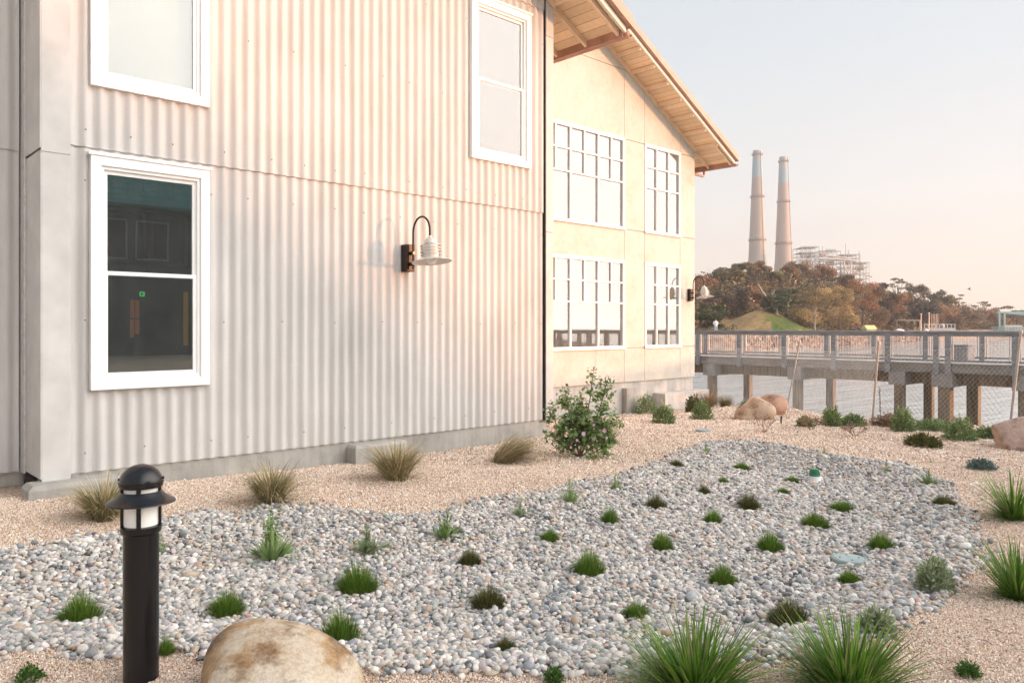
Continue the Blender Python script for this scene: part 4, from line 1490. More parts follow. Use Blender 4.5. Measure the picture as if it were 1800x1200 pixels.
def clumps(centers, radii, per, size, pal, r, flat=0.75, shell=0.55):
    """many small bent leaf patches spread through overlapping lobes; returns V,F,C"""
    Vs = []; Cs = []
    pal = np.array(pal)
    for c, R in zip(centers, radii):
        n = per
        d = r.normal(size=(n, 3)); d /= np.linalg.norm(d, axis=1)[:, None]
        rad = r.uniform(shell, 1.05, n) ** 0.7
        p = c + d * rad[:, None] * R
        base = pal[r.integers(0, len(pal))] * r.uniform(0.85, 1.2)
        col = base[None] * r.uniform(0.7, 1.35, (n, 1))
        u = r.normal(size=(n, 3)); u /= np.linalg.norm(u, axis=1)[:, None]
        v = np.cross(u, d + r.normal(0, 0.7, (n, 3))); v /= np.linalg.norm(v, axis=1)[:, None] + 1e-6
        s = size * r.uniform(0.5, 1.3, (n, 1))
        u = u * s; v = v * s * flat
        q = np.stack([p - u, p - v * 0.8 + u * 0.1, p + u, p + v], 1)
        Vs.append(q.reshape(-1, 3)); Cs.append(np.repeat(col, 4, 0))
    V = np.concatenate(Vs); C = np.concatenate(Cs)
    F = np.arange(len(V)).reshape(-1, 4)
    return V, F, np.clip(C, 0.005, 0.9)

def make_tree(px, ytop, wpx, ybot, Z, kind, label, style='round', trunk=None, seed=0):
    r = np.random.default_rng(seed * 7 + 13)
    x, y, zg = hill_point(px, Z)
    k = Z / FOC
    zt = z_at(ytop, Z); zbot = max(z_at(ybot, Z), zg + 0.3)
    if style != 'flat' : zbot = min(zbot, zt - 4.0)
    Wd = wpx * k
    Hc = zt - zbot
    t = thing("eucalyptus_tree" if kind in ('euc', 'rust', 'gold', 'olive', 'dark') and style != 'flat' else "cypress_tree", label, 'tree', (x, y, zg), 0, 'trees on the hill across the water')
    cen = []; rad = []
    right = np.array([RT[0], RT[1], 0]); fwd = np.array([FW[0], FW[1], 0]); up = np.array([0, 0, 1.0])
    if style == 'flat':
        nl = 16
        for i in range(nl):
            a = r.uniform(-1, 1); b = r.uniform(-1, 1)
            cen.append(right * a * Wd * 0.46 + fwd * b * Wd * 0.35 + up * (zbot - zg + Hc * (0.92 - 0.42 * a * a - r.uniform(0, 0.55))))
            rad.append(np.array([1, 1, 0.30]) * Wd * r.uniform(0.10, 0.17))
        per = 60
    else:
        nl = 26
        for i in range(nl):
            h = r.uniform(0, 1) ** 0.85
            wid = math.sqrt(max(0.05, 1 - (max(0, h - 0.35) / 0.72) ** 2)) * (0.75 + 0.25 * min(1, h * 4))
            a = r.uniform(-1, 1) * wid; b = r.uniform(-1, 1) * wid
            R = Wd * r.uniform(0.13, 0.21)
            cen.append(right * a * (Wd * 0.5 - R * 0.55) + fwd * b * (Wd * 0.42) + up * (zbot - zg + R * 0.5 + h * (Hc - R * 1.1)))
            rad.append(np.array([1, 1, 0.72 if kind != 'cyp' else 0.42]) * R)
        per = 300
    V, F_, C = clumps(cen, rad, per, max(0.13, 0.0022 * Z * 0.42), PALS[kind], r, flat=0.7, shell=0.35)
    np_mesh("crown", V, F_, C, M_TREE, t)
    m = MB()
    base = Vector((0, 0, -0.5))
    hh = zbot - zg + Hc * 0.55
    rt = max(0.16, Wd * 0.028)
    if trunk == 'fork':
        rv = Vector((RT[0], RT[1], 0))
        m.tube([base, Vector((0, 0, 0.8)), -rv * 1.2 + Vector((0, 0, 2.4)), -rv * 2.5 + Vector((0, 0, 4.0)), -rv * 3.4 + Vector((0, 0, 5.6))], [0.42, 0.34, 0.22, 0.16, 0.08], 8)
        m.tube([Vector((0, 0, 0.7)), rv * 0.9 + Vector((0, 0, 1.5)), rv * 1.7 + Vector((0, 0, 2.3))], [0.26, 0.18, 0.1], 8)
        m.tube([-rv * 1.2 + Vector((0, 0, 2.4)), -rv * 0.7 + Vector((0, 0, 3.6)), -rv * 0.2 + Vector((0, 0, 4.4))], [0.15, 0.11, 0.06], 6)
        m.build("trunk", M_PALEBARK, t, smooth_=True)
    else:
        m.tube([base, Vector((0, 0, hh * 0.3)), Vector((r.uniform(-.3, .3), r.uniform(-.3, .3), hh * 0.7)), Vector((r.uniform(-.6, .6), r.uniform(-.6, .6), hh))], [rt, rt * 0.8, rt * 0.5, rt * 0.2], 7)
        for q in range(7):
            c = Vector(cen[r.integers(0, len(cen))])
            st = Vector((0, 0, hh * r.uniform(0.25, 0.7)))
            mid = st.lerp(c, 0.5) + Vector((0, 0, -0.3))
            m.tube([st, mid, c], [rt * 0.45, rt * 0.3, rt * 0.1], 5)
        m.build("trunk", M_BARK if trunk is None else M_PALEBARK, t, smooth_=True)
    return t

TREES = [
 (1247, 532, 64, 582, 125, 'cyp', 'low dark green cypress behind the far corner lamp, leftmost tree in front', 'round', None),
 (1240, 484, 56, 560, 180, 'rust', 'rust-topped eucalyptus at the extreme left of the hill above the far lamp', 'round', None),
 (1278, 470, 60, 560, 188, 'olive', 'olive eucalyptus on the skyline left of both smokestacks', 'round', None),
 (1268, 512, 60, 572, 160, 'dark', 'dark grey-brown tree low on the left of the hill', 'round', None),
 (1305, 461, 50, 550, 198, 'euc', 'brown-green eucalyptus on the skyline just left of the left smokestack', 'round', None),
 (1334, 456, 46, 540, 204, 'euc', 'eucalyptus crown directly beneath the left smokestack', 'round', None),
 (1300, 505, 50, 570, 158, 'dark', 'dark eucalyptus above the left end of the grassy knoll', 'round', None),
 (1326, 500, 46, 560, 166, 'rust', 'reddish-brown eucalyptus behind the top of the grassy knoll', 'round', None),
 (1362, 476, 42, 540, 196, 'olive', 'thin olive eucalyptus in the gap between the two smokestacks', 'round', None),
 (1388, 466, 44, 530, 206, 'euc', 'brown eucalyptus directly beneath the right smokestack', 'round', None),
 (1364, 514, 52, 545, 146, 'cyp', 'leaning cypress with a pale forked trunk on top of the grassy knoll', 'round', 'fork'),
 (1388, 500, 56, 575, 172, 'cyp', 'green cypress right of the pale forked trunk', 'round', None),
 (1408, 456, 56, 520, 222, 'euc', 'eucalyptus crest just right of the right smokestack', 'round', None),
 (1440, 464, 58, 520, 226, 'rust', 'reddish eucalyptus on the skyline below the pipework of the power plant', 'round', None),
 (1440, 480, 78, 522, 190, 'cyp', 'broad dark flat-topped cypress below the power plant', 'flat', None),
 (1404, 535, 44, 582, 158, 'dark', 'dark tree at the right foot of the grassy knoll', 'round', None),
 (1432, 503, 74, 586, 148, 'gold', 'big golden-brown eucalyptus in the front row, right of the knoll', 'round', 'pale'),
 (1478, 500, 66, 586, 150, 'gold', 'big golden-brown eucalyptus in the front row, second from the knoll', 'round', None),
 (1516, 488, 74, 586, 166, 'rust', 'huge rust-brown eucalyptus ending the front row on the right', 'round', None),
 (1492, 482, 52, 540, 214, 'euc', 'brown eucalyptus on the skyline under the right end of the power plant', 'round', None),
 (1545, 494, 50, 575, 198, 'dark', 'dark tree on the skyline just right of the power plant mast', 'round', None),
 (1578, 486, 48, 520, 232, 'olive', 'flat-topped see-through tree standing above the skyline right of the power plant', 'flat', None),
 (1580, 512, 58, 582, 200, 'rust', 'rust and grey tree above the pale shed by the shore', 'round', None),
 (1612, 500, 52, 570, 240, 'dark', 'dark green-grey skyline tree midway down the sloping ridge', 'round', None),
 (1624, 528, 56, 586, 218, 'dark', 'dark tree behind the row of upright pipes', 'round', None),
 (1655, 509, 46, 560, 258, 'olive', 'olive skyline tree above the upright pipes', 'round', None),
 (1660, 536, 60, 586, 240, 'rust', 'rust-coloured tree just right of the upright pipes', 'round', None),
 (1684, 512, 40, 545, 275, 'olive', 'thin flat-topped tree on the ridge above the flying bird', 'flat', None),
 (1700, 538, 60, 586, 265, 'euc', 'brown tree in the lower row between the pipes and the teal gantry', 'round', None),
 (1728, 524, 56, 565, 296, 'euc', 'airy flat-topped trees on the ridge left of the teal gantry', 'flat', None),
 (1738, 545, 52, 588, 286, 'rust', 'reddish bush-like tree beside the left leg of the teal gantry', 'round', None),
 (1776, 533, 48, 560, 315, 'cyp', 'dark layered pine above the teal gantry', 'flat', None),
 (1768, 548, 50, 588, 305, 'dark', 'dark tree seen under the teal gantry beam', 'round', None),
 (1800, 550, 54, 588, 318, 'euc', 'brown tree at the right edge of the picture behind the gantry', 'round', None),
]
for i, (px, yt, w, yb, Z, kind, lab, sty, tr) in enumerate(TREES):
    make_tree(px, yt, w, yb, Z, kind, lab, sty, tr, i)

def make_undergrowth():
    r = np.random.default_rng(77)
    Vs = []; Cs = []; cen = []; rad = []; pl = []
    out = []
    for i in range(900):
        px = r.uniform(1200, 1900)
        s = r.uniform(24, 85)
        Z = np.interp(px, SHP, SHZ) + s
        if abs(px - 1350) < 95 and Z < 160: continue
        x, y, z = hill_point(px, Z)
        R = r.uniform(1.6, 3.4)
        kind = ['euc', 'rust', 'dark', 'olive', 'dark', 'gold'][r.integers(0, 6)]
        V, F_, C = clumps([np.array([x, y, z + R * 0.6])], [np.array([1.2, 1.2, 0.9]) * R], 90, 0.32, PALS[kind], r, shell=0.3)
        Vs.append(V); Cs.append(C)
    for i in range(260):         # low scrub on the shore and round the knoll
        px = r.uniform(1215, 1760)
        s = r.uniform(9, 24)
        Z = np.interp(px, SHP, SHZ) + s
        if 1290 < px < 1420: continue
        x, y, z = hill_point(px, Z)
        R = r.uniform(0.5, 1.2)
        V, F_, C = clumps([np.array([x, y, z + R * 0.3])], [np.array([1.4, 1.4, 0.6]) * R], 40, 0.22, PALS[['olive', 'gold', 'dark'][r.integers(0, 3)]], r, shell=0.3)
        Vs.append(V); Cs.append(C)
    V = np.concatenate(Vs); C = np.concatenate(Cs)
    o = np_mesh("woodland_undergrowth", V, np.arange(len(V)).reshape(-1, 4), C, M_TREE)
    tag(o, 'brown and olive undergrowth filling the hill between the trees', 'undergrowth', kind='stuff')
make_undergrowth()

# ================================================================== SMOKESTACKS AND POWER PLANT
def mat_stack():
    t = NT("stack_concrete")
    v = t.coord((1, 1, 1))
    sx = t.n("ShaderNodeSeparateXYZ"); t.l(v, sx.inputs[0])
    dv = t.n("ShaderNodeMath", operation='DIVIDE'); t.l(sx.outputs[2], dv.inputs[0]); dv.inputs[1].default_value = 150.0
    band = t.ramp(dv.outputs[0], [(0.0, (0.48, 0.385, 0.32)), (0.858, (0.48, 0.385, 0.32)), (0.862, (0.36, 0.47, 0.50)), (0.945, (0.36, 0.47, 0.50)), (0.949, (0.46, 0.455, 0.44)), (1.0, (0.46, 0.455, 0.44))])
    st = t.noise(t.coord((0.5, 0.5, 0.02)), 1.2, 5, 0.6)
    c = t.mix(band, t.ramp(st, [(0.3, (0.84, 0.84, 0.84)), (0.65, (1, 1, 1))]), 0.8, 'MULTIPLY')
    wv = t.n("ShaderNodeMath", operation='DIVIDE'); t.l(sx.outputs[2], wv.inputs[0]); wv.inputs[1].default_value = 2.6
    fr = t.n("ShaderNodeMath", operation='FRACT'); t.l(wv.outputs[0], fr.inputs[0])
    c = t.mix(c, t.ramp(fr.outputs[0], [(0.0, (0.88, 0.88, 0.88)), (0.12, (1, 1, 1))]), 0.7, 'MULTIPLY')
    t.l(c, t.b.inputs['Base Color'])
    t.b.inputs['Roughness'].default_value = 0.9
    return t.m
M_STACK = mat_stack()
M_STEEL = mat_plain("pale_plant_steel", (0.50, 0.49, 0.47), 0.7, var=0.15, scale=0.3, bump=0)
def make_stack(px, Zs, top_py, wt, wb, rings, label):
    x, y = at_depth(px, Zs)
    k = Zs / FOC
    zt = z_at(top_py, Zs)
    rt, rb = wt * k / 2, wb * k / 2
    zb460 = z_at(462, Zs)
    slope = (rb - rt) / (zt - zb460)
    t = thing("smokestack", label, 'smokestack', (x, y, 0), 0, 'twin smokestacks behind the hill')
    prof = []
    rad = lambda z: rt + (zt - z) * slope * (1.0 if z > zb460 else 1.05) - 0.6 * slope * (zt - z) * math.exp(-(zt - z) / 60) * 0.25
    for i in range(31):
        z = zt * i / 30
        prof.append((rad(z), z))
    prof += [(rt * 0.8, zt), (rt * 0.78, zt - 6)]
    m = MB(); m.lathe(prof, 48); sh = m.build("shaft", M_STACK, t, smooth_=True)
    for ry in rings:
        z = z_at(ry, Zs)
        R = rad(z)
        m = MB()
        m.lathe([(R * 0.98, z - 0.5), (R + 0.9, z - 0.5), (R + 0.9, z - 0.2), (R * 0.98, z - 0.2)], 40)
        m.lathe([(R + 0.82, z + 0.9), (R + 0.92, z + 0.9), (R + 0.92, z + 1.05), (R + 0.82, z + 1.05)], 40)
        for q in range(20):
            a = 2 * pi * q / 20
            m.bar(((R + .87) * cos(a), (R + .87) * sin(a), z - 0.3), ((R + .87) * cos(a), (R + .87) * sin(a), z + 1.0), 0.12)
        m.build("gallery", mat_plain("rusty_gallery", (0.20, 0.16, 0.14), 0.8, bump=0), t)
    m = MB()
    a = atan2(-FW[1], -FW[0]) + (0.5 if px < 1350 else 0.9)
    for da in (-0.04, 0.04):
        pts = [((rad(z) + 0.25) * cos(a + da), (rad(z) + 0.25) * sin(a + da), z) for z in np.linspace(5, zt - 1, 20)]
        m.tube(pts, 0.12, 4)
    m.build("ladder", mat_plain("rusty_gallery2", (0.22, 0.18, 0.16), 0.8, bump=0), t)
make_stack(1331, 662, 265, 14.5, 31, (272, 346, 422), 'taller left smokestack with pale blue band near its top')
make_stack(1377, 689, 276, 14, 29.5, (284, 355, 428), 'shorter-looking right smokestack with pale blue band near its top')

def make_plant():
    Zp = 640.0
    x, y = at_depth(1470, Zp)
    t = thing("power_plant", 'open steel power plant structure with pipes and platforms rising behind the hilltop trees', 'power plant', (x, y, 0))
    k = Zp / FOC
    R3 = Vector((RT[0], RT[1], 0)); F3 = Vector((FW[0], FW[1], 0))
    P = lambda px, py, d=0.0: R3 * ((px - 1470) * k) + F3 * d + Vector((0, 0, z_at(py, Zp)))
    rr = random.Random(5)
    def frame(x0, x1, levels, dd, w=0.42, nx=6, skip=0.15):
        m = MB()
        cols = [x0 + (x1 - x0) * i / nx for i in range(nx + 1)]
        for c in cols:
            for d in (0, dd):
                m.bar(P(c, levels[0], d), P(c, 545, d), w)
        for l in levels:
            for d in (0, dd):
                if rr.random() > skip: m.bar(P(x0, l, d), P(x1, l, d), w * 1.0)
            for c in cols: m.bar(P(c, l, 0), P(c, l, dd), w * 0.8)
        for i in range(nx):
            for j in range(len(levels) - 1):
                if rr.random() < 0.45:
                    a, b = (i, i + 1) if rr.random() < .5 else (i + 1, i)
                    m.bar(P(cols[a], levels[j], 0), P(cols[b], levels[j + 1], 0), w * 0.55)
        m.build("steel_frame", M_STEEL, t)
    frame(1411, 1440, [434, 443, 449, 456, 463], 22, nx=4)
    frame(1440, 1478, [441, 449, 456, 464, 474], 26, nx=5)
    frame(1478, 1512, [447, 454, 461, 470, 480, 490], 24, nx=5)
    frame(1512, 1528, [461, 470, 480, 490], 18, nx=3)
    teal = mat_plain("teal_grey_platform", (0.22, 0.30, 0.31), 0.7, bump=0)
    for (a, b, l) in ((1411, 1440, 434), (1409, 1438, 444), (1420, 1440, 449), (1456, 1474, 439), (1486, 1510, 448), (1512, 1529, 462)):
        m = MB(); q = P((a + b) / 2, l, 10)
        m.bar(P(a, l, 10), P(b, l, 10), 10, 0.5)
        for s in range(int((b - a) / 1.5)):
            m.bar(P(a + s * 1.5, l - 2.4, 5), P(a + s * 1.5, l, 5), 0.14)
        m.bar(P(a, l - 2.4, 5), P(b, l - 2.4, 5), 0.14)
        m.build("platform", teal, t)
    pale = mat_plain("pale_duct", (0.62, 0.55, 0.50), 0.6, var=0.1, scale=0.4, bump=0)
    for pts, r_ in (([(1436, 455), (1462, 456), (1492, 458), (1503, 460)], 0.9), ([(1455, 450), (1470, 452), (1490, 455)], 0.7), ([(1480, 456), (1481, 470), (1488, 480), (1487, 500)], 0.7),
                    ([(1492, 459), (1493, 478), (1490, 500)], 0.8), ([(1503, 481), (1520, 484), (1530, 487)], 0.5)):
        m = MB(); m.tube([P(a, b, -3) for a, b in pts], r_, 8); m.build("duct", pale, t, smooth_=True)
    for (a, b, r_, l) in ((1498, 460, 2.2, 7), (1515, 470, 2.0, 6), (1462, 462, 1.8, 6), (1450, 447, 1.3, 4)):
        m = MB(); m.tube([P(a, b, 4) - R3 * l / 2, P(a, b, 4) + R3 * l / 2], r_, 14); m.build("tank", mat_plain("rusty_orange_tank", (0.50, 0.30, 0.20), 0.7, bump=0), t, smooth_=True)
    m = MB()
    for (a, b, c) in ((1492, 427, 460), (1516, 440, 465), (1534, 460, 500), (1497, 438, 450), (1451, 432, 445)):
        m.bar(P(a, b, 6), P(a, c, 6), 0.5)
    m.bar(P(1528, 460, 6), P(1535, 460, 6), 0.4)
    m.build("mast", M_STEEL, t)
    m = MB()
    for i in range(46):
        a = rr.uniform(1412, 1526); b = rr.uniform(444, 485) if a > 1440 else rr.uniform(438, 458)
        if a > 1500: b = rr.uniform(462, 492)
        L = rr.uniform(1.5, 5)
        if rr.random() < 0.5: m.tube([P(a, b, rr.uniform(-2, 20)), P(a, b + L, rr.uniform(-2, 20))], rr.uniform(0.2, 0.5), 6)
        else:
            d = rr.uniform(-2, 20); m.tube([P(a, b, d), P(a + L * 1.6, b, d)], rr.uniform(0.2, 0.5), 6)
    m.build("pipework", pale, t)
make_plant()

# ================================================================== SMALL THINGS ON THE FAR SHORE
def shore_things():
    # pale open shed
    Z = 185
    x, y, z = hill_point(1600, 205)
    yaw = -atan2(FW[0], FW[1])
    t = thing("open_shed", 'low pale open-sided shed on the shore left of the upright pipes', 'shed', (*at_depth(1597, 200), 0.6), yaw)
    wood = mat_plain("pale_shed_timber", (0.42, 0.37, 0.30), 0.8, bump=0)
    m = MB()
    for xx in (-3.0, -0.2, 1.6, 2.9):
        for yy in (0, 3): m.box(xx - 0.12, xx + 0.12, yy - .12, yy + .12, 0, 2.75)
    m.build("post", wood, t)
    m = MB(); m.box(-3.3, 3.3, -0.4, 3.5, 2.76, 3.0); m.build("roof", wood, t)
    m = MB(); m.box(-3.0, -0.4, 2.9, 3.0, 0, 2.7); m.build("wall", wood, t)
    # row of upright pipes with a base
    t = thing("vent_pipe_rack", 'row of five tall upright pipes on a railed base by the far shore', 'pipe rack', (*at_depth(1643, 215), 0.6), yaw)
    pal = mat_plain("pale_orange_pipe", (0.66, 0.48, 0.36), 0.6, bump=0)
    for i in range(5):
        m = MB(); m.tube([(-0.9 + 0.44 * i, 0, 0), (-0.9 + 0.44 * i, 0, 4.8)], 0.10, 8); m.build("pipe", pal, t, smooth_=True)
    m = MB()
    m.box(-3.5, 5.2, -1, 2.5, 0.0, 0.9)
    m.build("base", mat_plain("pale_concrete_base", (0.48, 0.45, 0.42), 0.9, bump=0), t)
    m = MB()
    for i in range(9):
        m.box(-3.4 + i * 1.05, -3.3 + i * 1.05, -1.0, -0.9, 0.9, 1.9)
    m.box(-3.5, 5.2, -1.0, -0.9, 1.85, 1.95)
    m.build("railing", M_WHITE, t)
    t = thing("storage_tank", 'small pale domed tank just right of the upright pipes', 'tank', (*at_depth(1657, 216), 1.5), yaw)
    m = MB(); m.lathe([(0, 0), (0.55, 0), (0.55, 0.7), (0.45, 1.0), (0.2, 1.2), (0, 1.25)], 16); m.build("shell", M_STEEL, t, smooth_=True)
    m = MB(); m.lathe([(0.56, 0.1), (0.60, 0.1), (0.60, 0.25), (0.56, 0.25)], 16); m.build("band", M_GASKET, t)
    for (px, zt, lab) in ((1619, 4.6, 'thin street light left of the upright pipes'), (1633, 4.9, 'short street light with a white head touching the pipe row')):
        t = thing("street_light", lab, 'street light', (*at_depth(px, 212), 0.6), yaw, 'street lights on the far shore')
        m = MB(); m.tube([(0, 0, 0), (0, 0, zt)], 0.07, 6); m.build("pole", M_GALV, t)
        m = MB(); m.lathe([(0, 0.2), (0.2, 0.12), (0.28, 0), (0.2, -0.12), (0, -0.15)], 10, (0, 0, zt)); m.build("lamp_head", M_WHITE, t)
    # small hut-like yellow roof
    t = thing("yellow_hut", 'tiny hut with a pale yellow roof peeking over the boardwalk rail', 'hut', (*at_depth(1527, 150), 0.4), yaw + 0.3)
    m = MB(); m.box(-1.1, 1.1, -0.7, 0.7, 0, 0.9); m.build("wall", mat_plain("hut_wall", (0.42, 0.40, 0.28), 0.8, bump=0), t)
    m = MB(); m.prism([(-0.9, 0.9), (0.9, 0.9), (0.25, 1.65), (-0.2, 1.65)], 0, -1.2, 1.2); m.build("roof", mat_plain("yellow_roof", (0.66, 0.62, 0.28), 0.7, bump=0), t)
    # parked pale vehicles / boats roofs above the rail
    boat = None
    for (px, Z, w, lab) in ((1581, 190, 3.2, 'white upturned boat hull in front of the pale shed'), (1628, 205, 1.6, 'small white dinghy below the street light')):
        t = thing("boat", lab, 'boat', (*at_depth(px, Z), 0.62), yaw)
        m = MB()
        vs = []; n = 9
        for i in range(n):
            s = -1 + 2 * i / (n - 1)
            ww = (1 - abs(s) ** 2.5) * 0.55 + 0.02
            vs += [(s * w / 2, -ww, 0), (s * w / 2, -ww * 0.6, 0.5 * (1 - s * s) + 0.05), (s * w / 2, 0, 0.62 * (1 - s * s) + 0.08), (s * w / 2, ww * 0.6, 0.5 * (1 - s * s) + 0.05), (s * w / 2, ww, 0)]
        fs = [(i * 5 + j, i * 5 + j + 1, i * 5 + j + 6, i * 5 + j + 5) for i in range(n - 1) for j in range(4)]
        m.add(vs, fs); m.build("hull", M_WHITE, t, smooth_=True)
        m = MB(); m.box(-w / 2, w / 2, -0.02, 0.02, 0.0, 0.05); m.build("keel", M_GASKET, t)
    # teal gantry
    t = thing("gantry_crane", 'teal steel gantry with a long beam at the right edge of the far shore', 'gantry', (*at_depth(1757, 262), 0.5), yaw)
    teal = mat_plain("teal_painted_steel", (0.25, 0.42, 0.40), 0.6, bump=0)
    for xx in (-0.2, 1.5):
        m = MB(); m.box(xx, xx + 0.55, 0, 0.6, 0, 6.2); m.build("leg", teal, t)
    m = MB(); m.box(-0.6, 22, 0.0, 0.7, 5.9, 6.5); m.bar((3, .3, 5.9), (22, .3, 4.4), 0.4); m.build("beam", teal, t)
    m = MB(); m.box(9, 12, -0.2, 1.0, 4.2, 5.8); m.build("trolley", M_STEEL, t)
    m = MB()
    m.box(-3.2, 24, -1.4, -1.2, 0.6, 0.7); m.box(-3.2, 24, -1.4, -1.2, 1.3, 1.4)
    for i in range(28): m.box(-3.2 + i, -3.1 + i, -1.4, -1.2, 0, 1.4)
    m.build("handrail", teal, t)
    m = MB(); m.box(1.0, 7.0, -1.0, 2.0, 0.0, 1.9); m.box(9, 20, -0.8, 2, 0, 1.3); m.build("equipment_shed", mat_plain("white_equipment", (0.60, 0.57, 0.53), 0.7, bump=0), t)
    # boardwalk jetty deck further along: pale shoreline quay
    # gull
    t = at_depth(1704, 90)
    m = MB()
    m.add([(-0.45, 0.1, 0.12), (-0.2, 0, 0.2), (0, -0.06, 0.05), (0.2, 0, 0.2), (0.45, 0.1, 0.12), (0, 0.16, 0.05), (0, -0.28, 0.03), (0, 0.3, 0.02), (0.05, 0, -0.03), (-0.05, 0, -0.03)],
          [(0, 1, 5), (1, 2, 5), (2, 3, 5), (3, 4, 5), (6, 2, 8), (6, 9, 2), (8, 9, 6), (8, 7, 9), (8, 5, 7), (9, 7, 5), (2, 5, 8), (2, 9, 5)])
    o = m.build("gull", mat_plain("gull_plumage", (0.25, 0.24, 0.23), 0.8, bump=0), loc=(t[0], t[1], z_at(509, 90)))
    o.rotation_euler = (0.3, 0.2, 0.5)
    tag(o, 'tiny dark gull flying above the ridge on the right', 'bird')
shore_things()

# ------------------------------------------------------------------ person on the far bank
def make_person():
    Z = 88.0
    x, y = at_depth(1258, Z)
    # a low spit of bank carrying the path they stand on
    m = MB()
    vs = []
    for i in range(30):
        px = 1100 + i * 6.6
        w = max(0.0, 1 - max(0, (px - 1262) / 80.0))
        for (dz, hh) in ((-5, -2.4), (-2.2, 0.45 * w - 0.2 * (1 - w) * 10), (-0.8, 0.87 * w - 2.2 * (1 - w)), (3.5, 0.87 * w - 2.2 * (1 - w)), (9, -2.4)):
            a, b = at_depth(px, Z + dz)
            vs.append((a, b, hh + 0.05 * sin(i * 2.1 + dz)))
    fs = [(i * 5 + j, i * 5 + j + 1, i * 5 + j + 6, i * 5 + j + 5) for i in range(29) for j in range(4)]
    m.add(vs, fs)
    o = m.build("path", mat_plain("rocky_bank", (0.22, 0.17, 0.13), 0.95, var=0.5, scale=1.6, bump=0.4, bscale=6, bd=0.05), smooth_=True)
    tag(o, 'low brown bank carrying a path on the far side of the boardwalk', 'bank', kind='structure')
    zg = 0.87
    me = bpy.data.meshes.new("person")
    J = [(0, 0, 0.92), (0, 0, 1.10), (0, 0.01, 1.32), (0, 0.01, 1.45), (0, 0.0, 1.54), (0, -0.015, 1.64), (0, 0, 1.73),
         (0.19, 0.01, 1.38), (0.25, 0.0, 1.12), (0.16, -0.16, 0.98), (-0.19, 0.01, 1.38), (-0.25, 0.02, 1.12), (-0.22, -0.06, 0.88),
         (0.10, 0, 0.86), (0.11, -0.02, 0.48), (0.11, 0.02, 0.08), (0.11, -0.13, 0.03), (-0.10, 0, 0.86), (-0.12, 0.02, 0.48), (-0.12, 0.06, 0.08), (-0.12, -0.09, 0.03)]
    E = [(0, 1), (1, 2), (2, 3), (3, 4), (4, 5), (5, 6), (2, 7), (7, 8), (8, 9), (2, 10), (10, 11), (11, 12), (0, 13), (13, 14), (14, 15), (15, 16), (0, 17), (17, 18), (18, 19), (19, 20)]
    Rr = [.15, .14, .16, .07, .06, .10, .07, .065, .045, .03, .065, .045, .03, .09, .06, .04, .035, .09, .06, .04, .035]
    me.from_pydata(J, E, [])
    o = bpy.data.objects.new("person", me); COL.objects.link(o)
    o.location = (x, y, zg); o.rotation_euler = (0, 0, -0.6)
    sk = o.modifiers.new("skin", 'SKIN')
    for i, v in enumerate(me.skin_vertices[0].data):
        v.radius = (Rr[i], Rr[i] * 0.85); v.use_root = (i == 0)
    ss = o.modifiers.new("sub", 'SUBSURF'); ss.levels = 1; ss.render_levels = 2
    me.materials.append(mat_plain("skin", (0.45, 0.28, 0.20), 0.6, bump=0))
    tag(o, 'person in a white top and pale blue trousers standing on the far bank', 'person')
    m = MB(); m.lathe([(0.165, 0.88), (0.175, 1.0), (0.165, 1.15), (0.195, 1.32), (0.15, 1.42), (0.075, 1.47)], 16)
    for s in (1, -1):
        m.tube([(0.16 * s, 0.01, 1.38), (0.225 * s, 0.01, 1.25), (0.255 * s, 0.01, 1.10)], [0.085, 0.075, 0.06], 8)
    m.build("shirt", M_WHITE, o, smooth_=True)
    m = MB()
    for s in (1, -1):
        m.tube([(0.09 * s, 0, 0.92), (0.11 * s, -0.01, 0.5), (0.115 * s, 0.04, 0.10)], [0.115, 0.085, 0.07], 8)
    m.build("trousers", mat_plain("pale_denim", (0.35, 0.45, 0.60), 0.8, bump=0), o, smooth_=True)
    m = MB(); m.lathe([(0.0, 1.79), (0.07, 1.77), (0.105, 1.71), (0.108, 1.66), (0.095, 1.60)], 12, (0, 0.02, 0)); m.build("hair", mat_plain("brown_hair", (0.06, 0.035, 0.02), 0.7, bump=0), o, smooth_=True)
make_person()

# ================================================================== EVENING HAZE
def make_haze():
    m = MB(); m.box(-420, 1100, -620, 1100, -5.5, 175)
    mt = bpy.data.materials.new("evening_haze"); mt.use_nodes = True
    nt = mt.node_tree
    for n in list(nt.nodes): nt.nodes.remove(n)
    o_ = nt.nodes.new("ShaderNodeOutputMaterial"); v_ = nt.nodes.new("ShaderNodeVolumePrincipled")
    v_.inputs['Color'].default_value = (0.92, 0.93, 0.95, 1); v_.inputs['Density'].default_value = HAZE
    v_.inputs['Anisotropy'].default_value = 0.3
    nt.links.new(v_.outputs[0], o_.inputs['Volume'])
    o = m.build("haze", mt)
    tag(o, 'thin pale evening haze over the whole scene', 'haze', kind='stuff')
HAZE = 0.00038
if HAZE: make_haze()

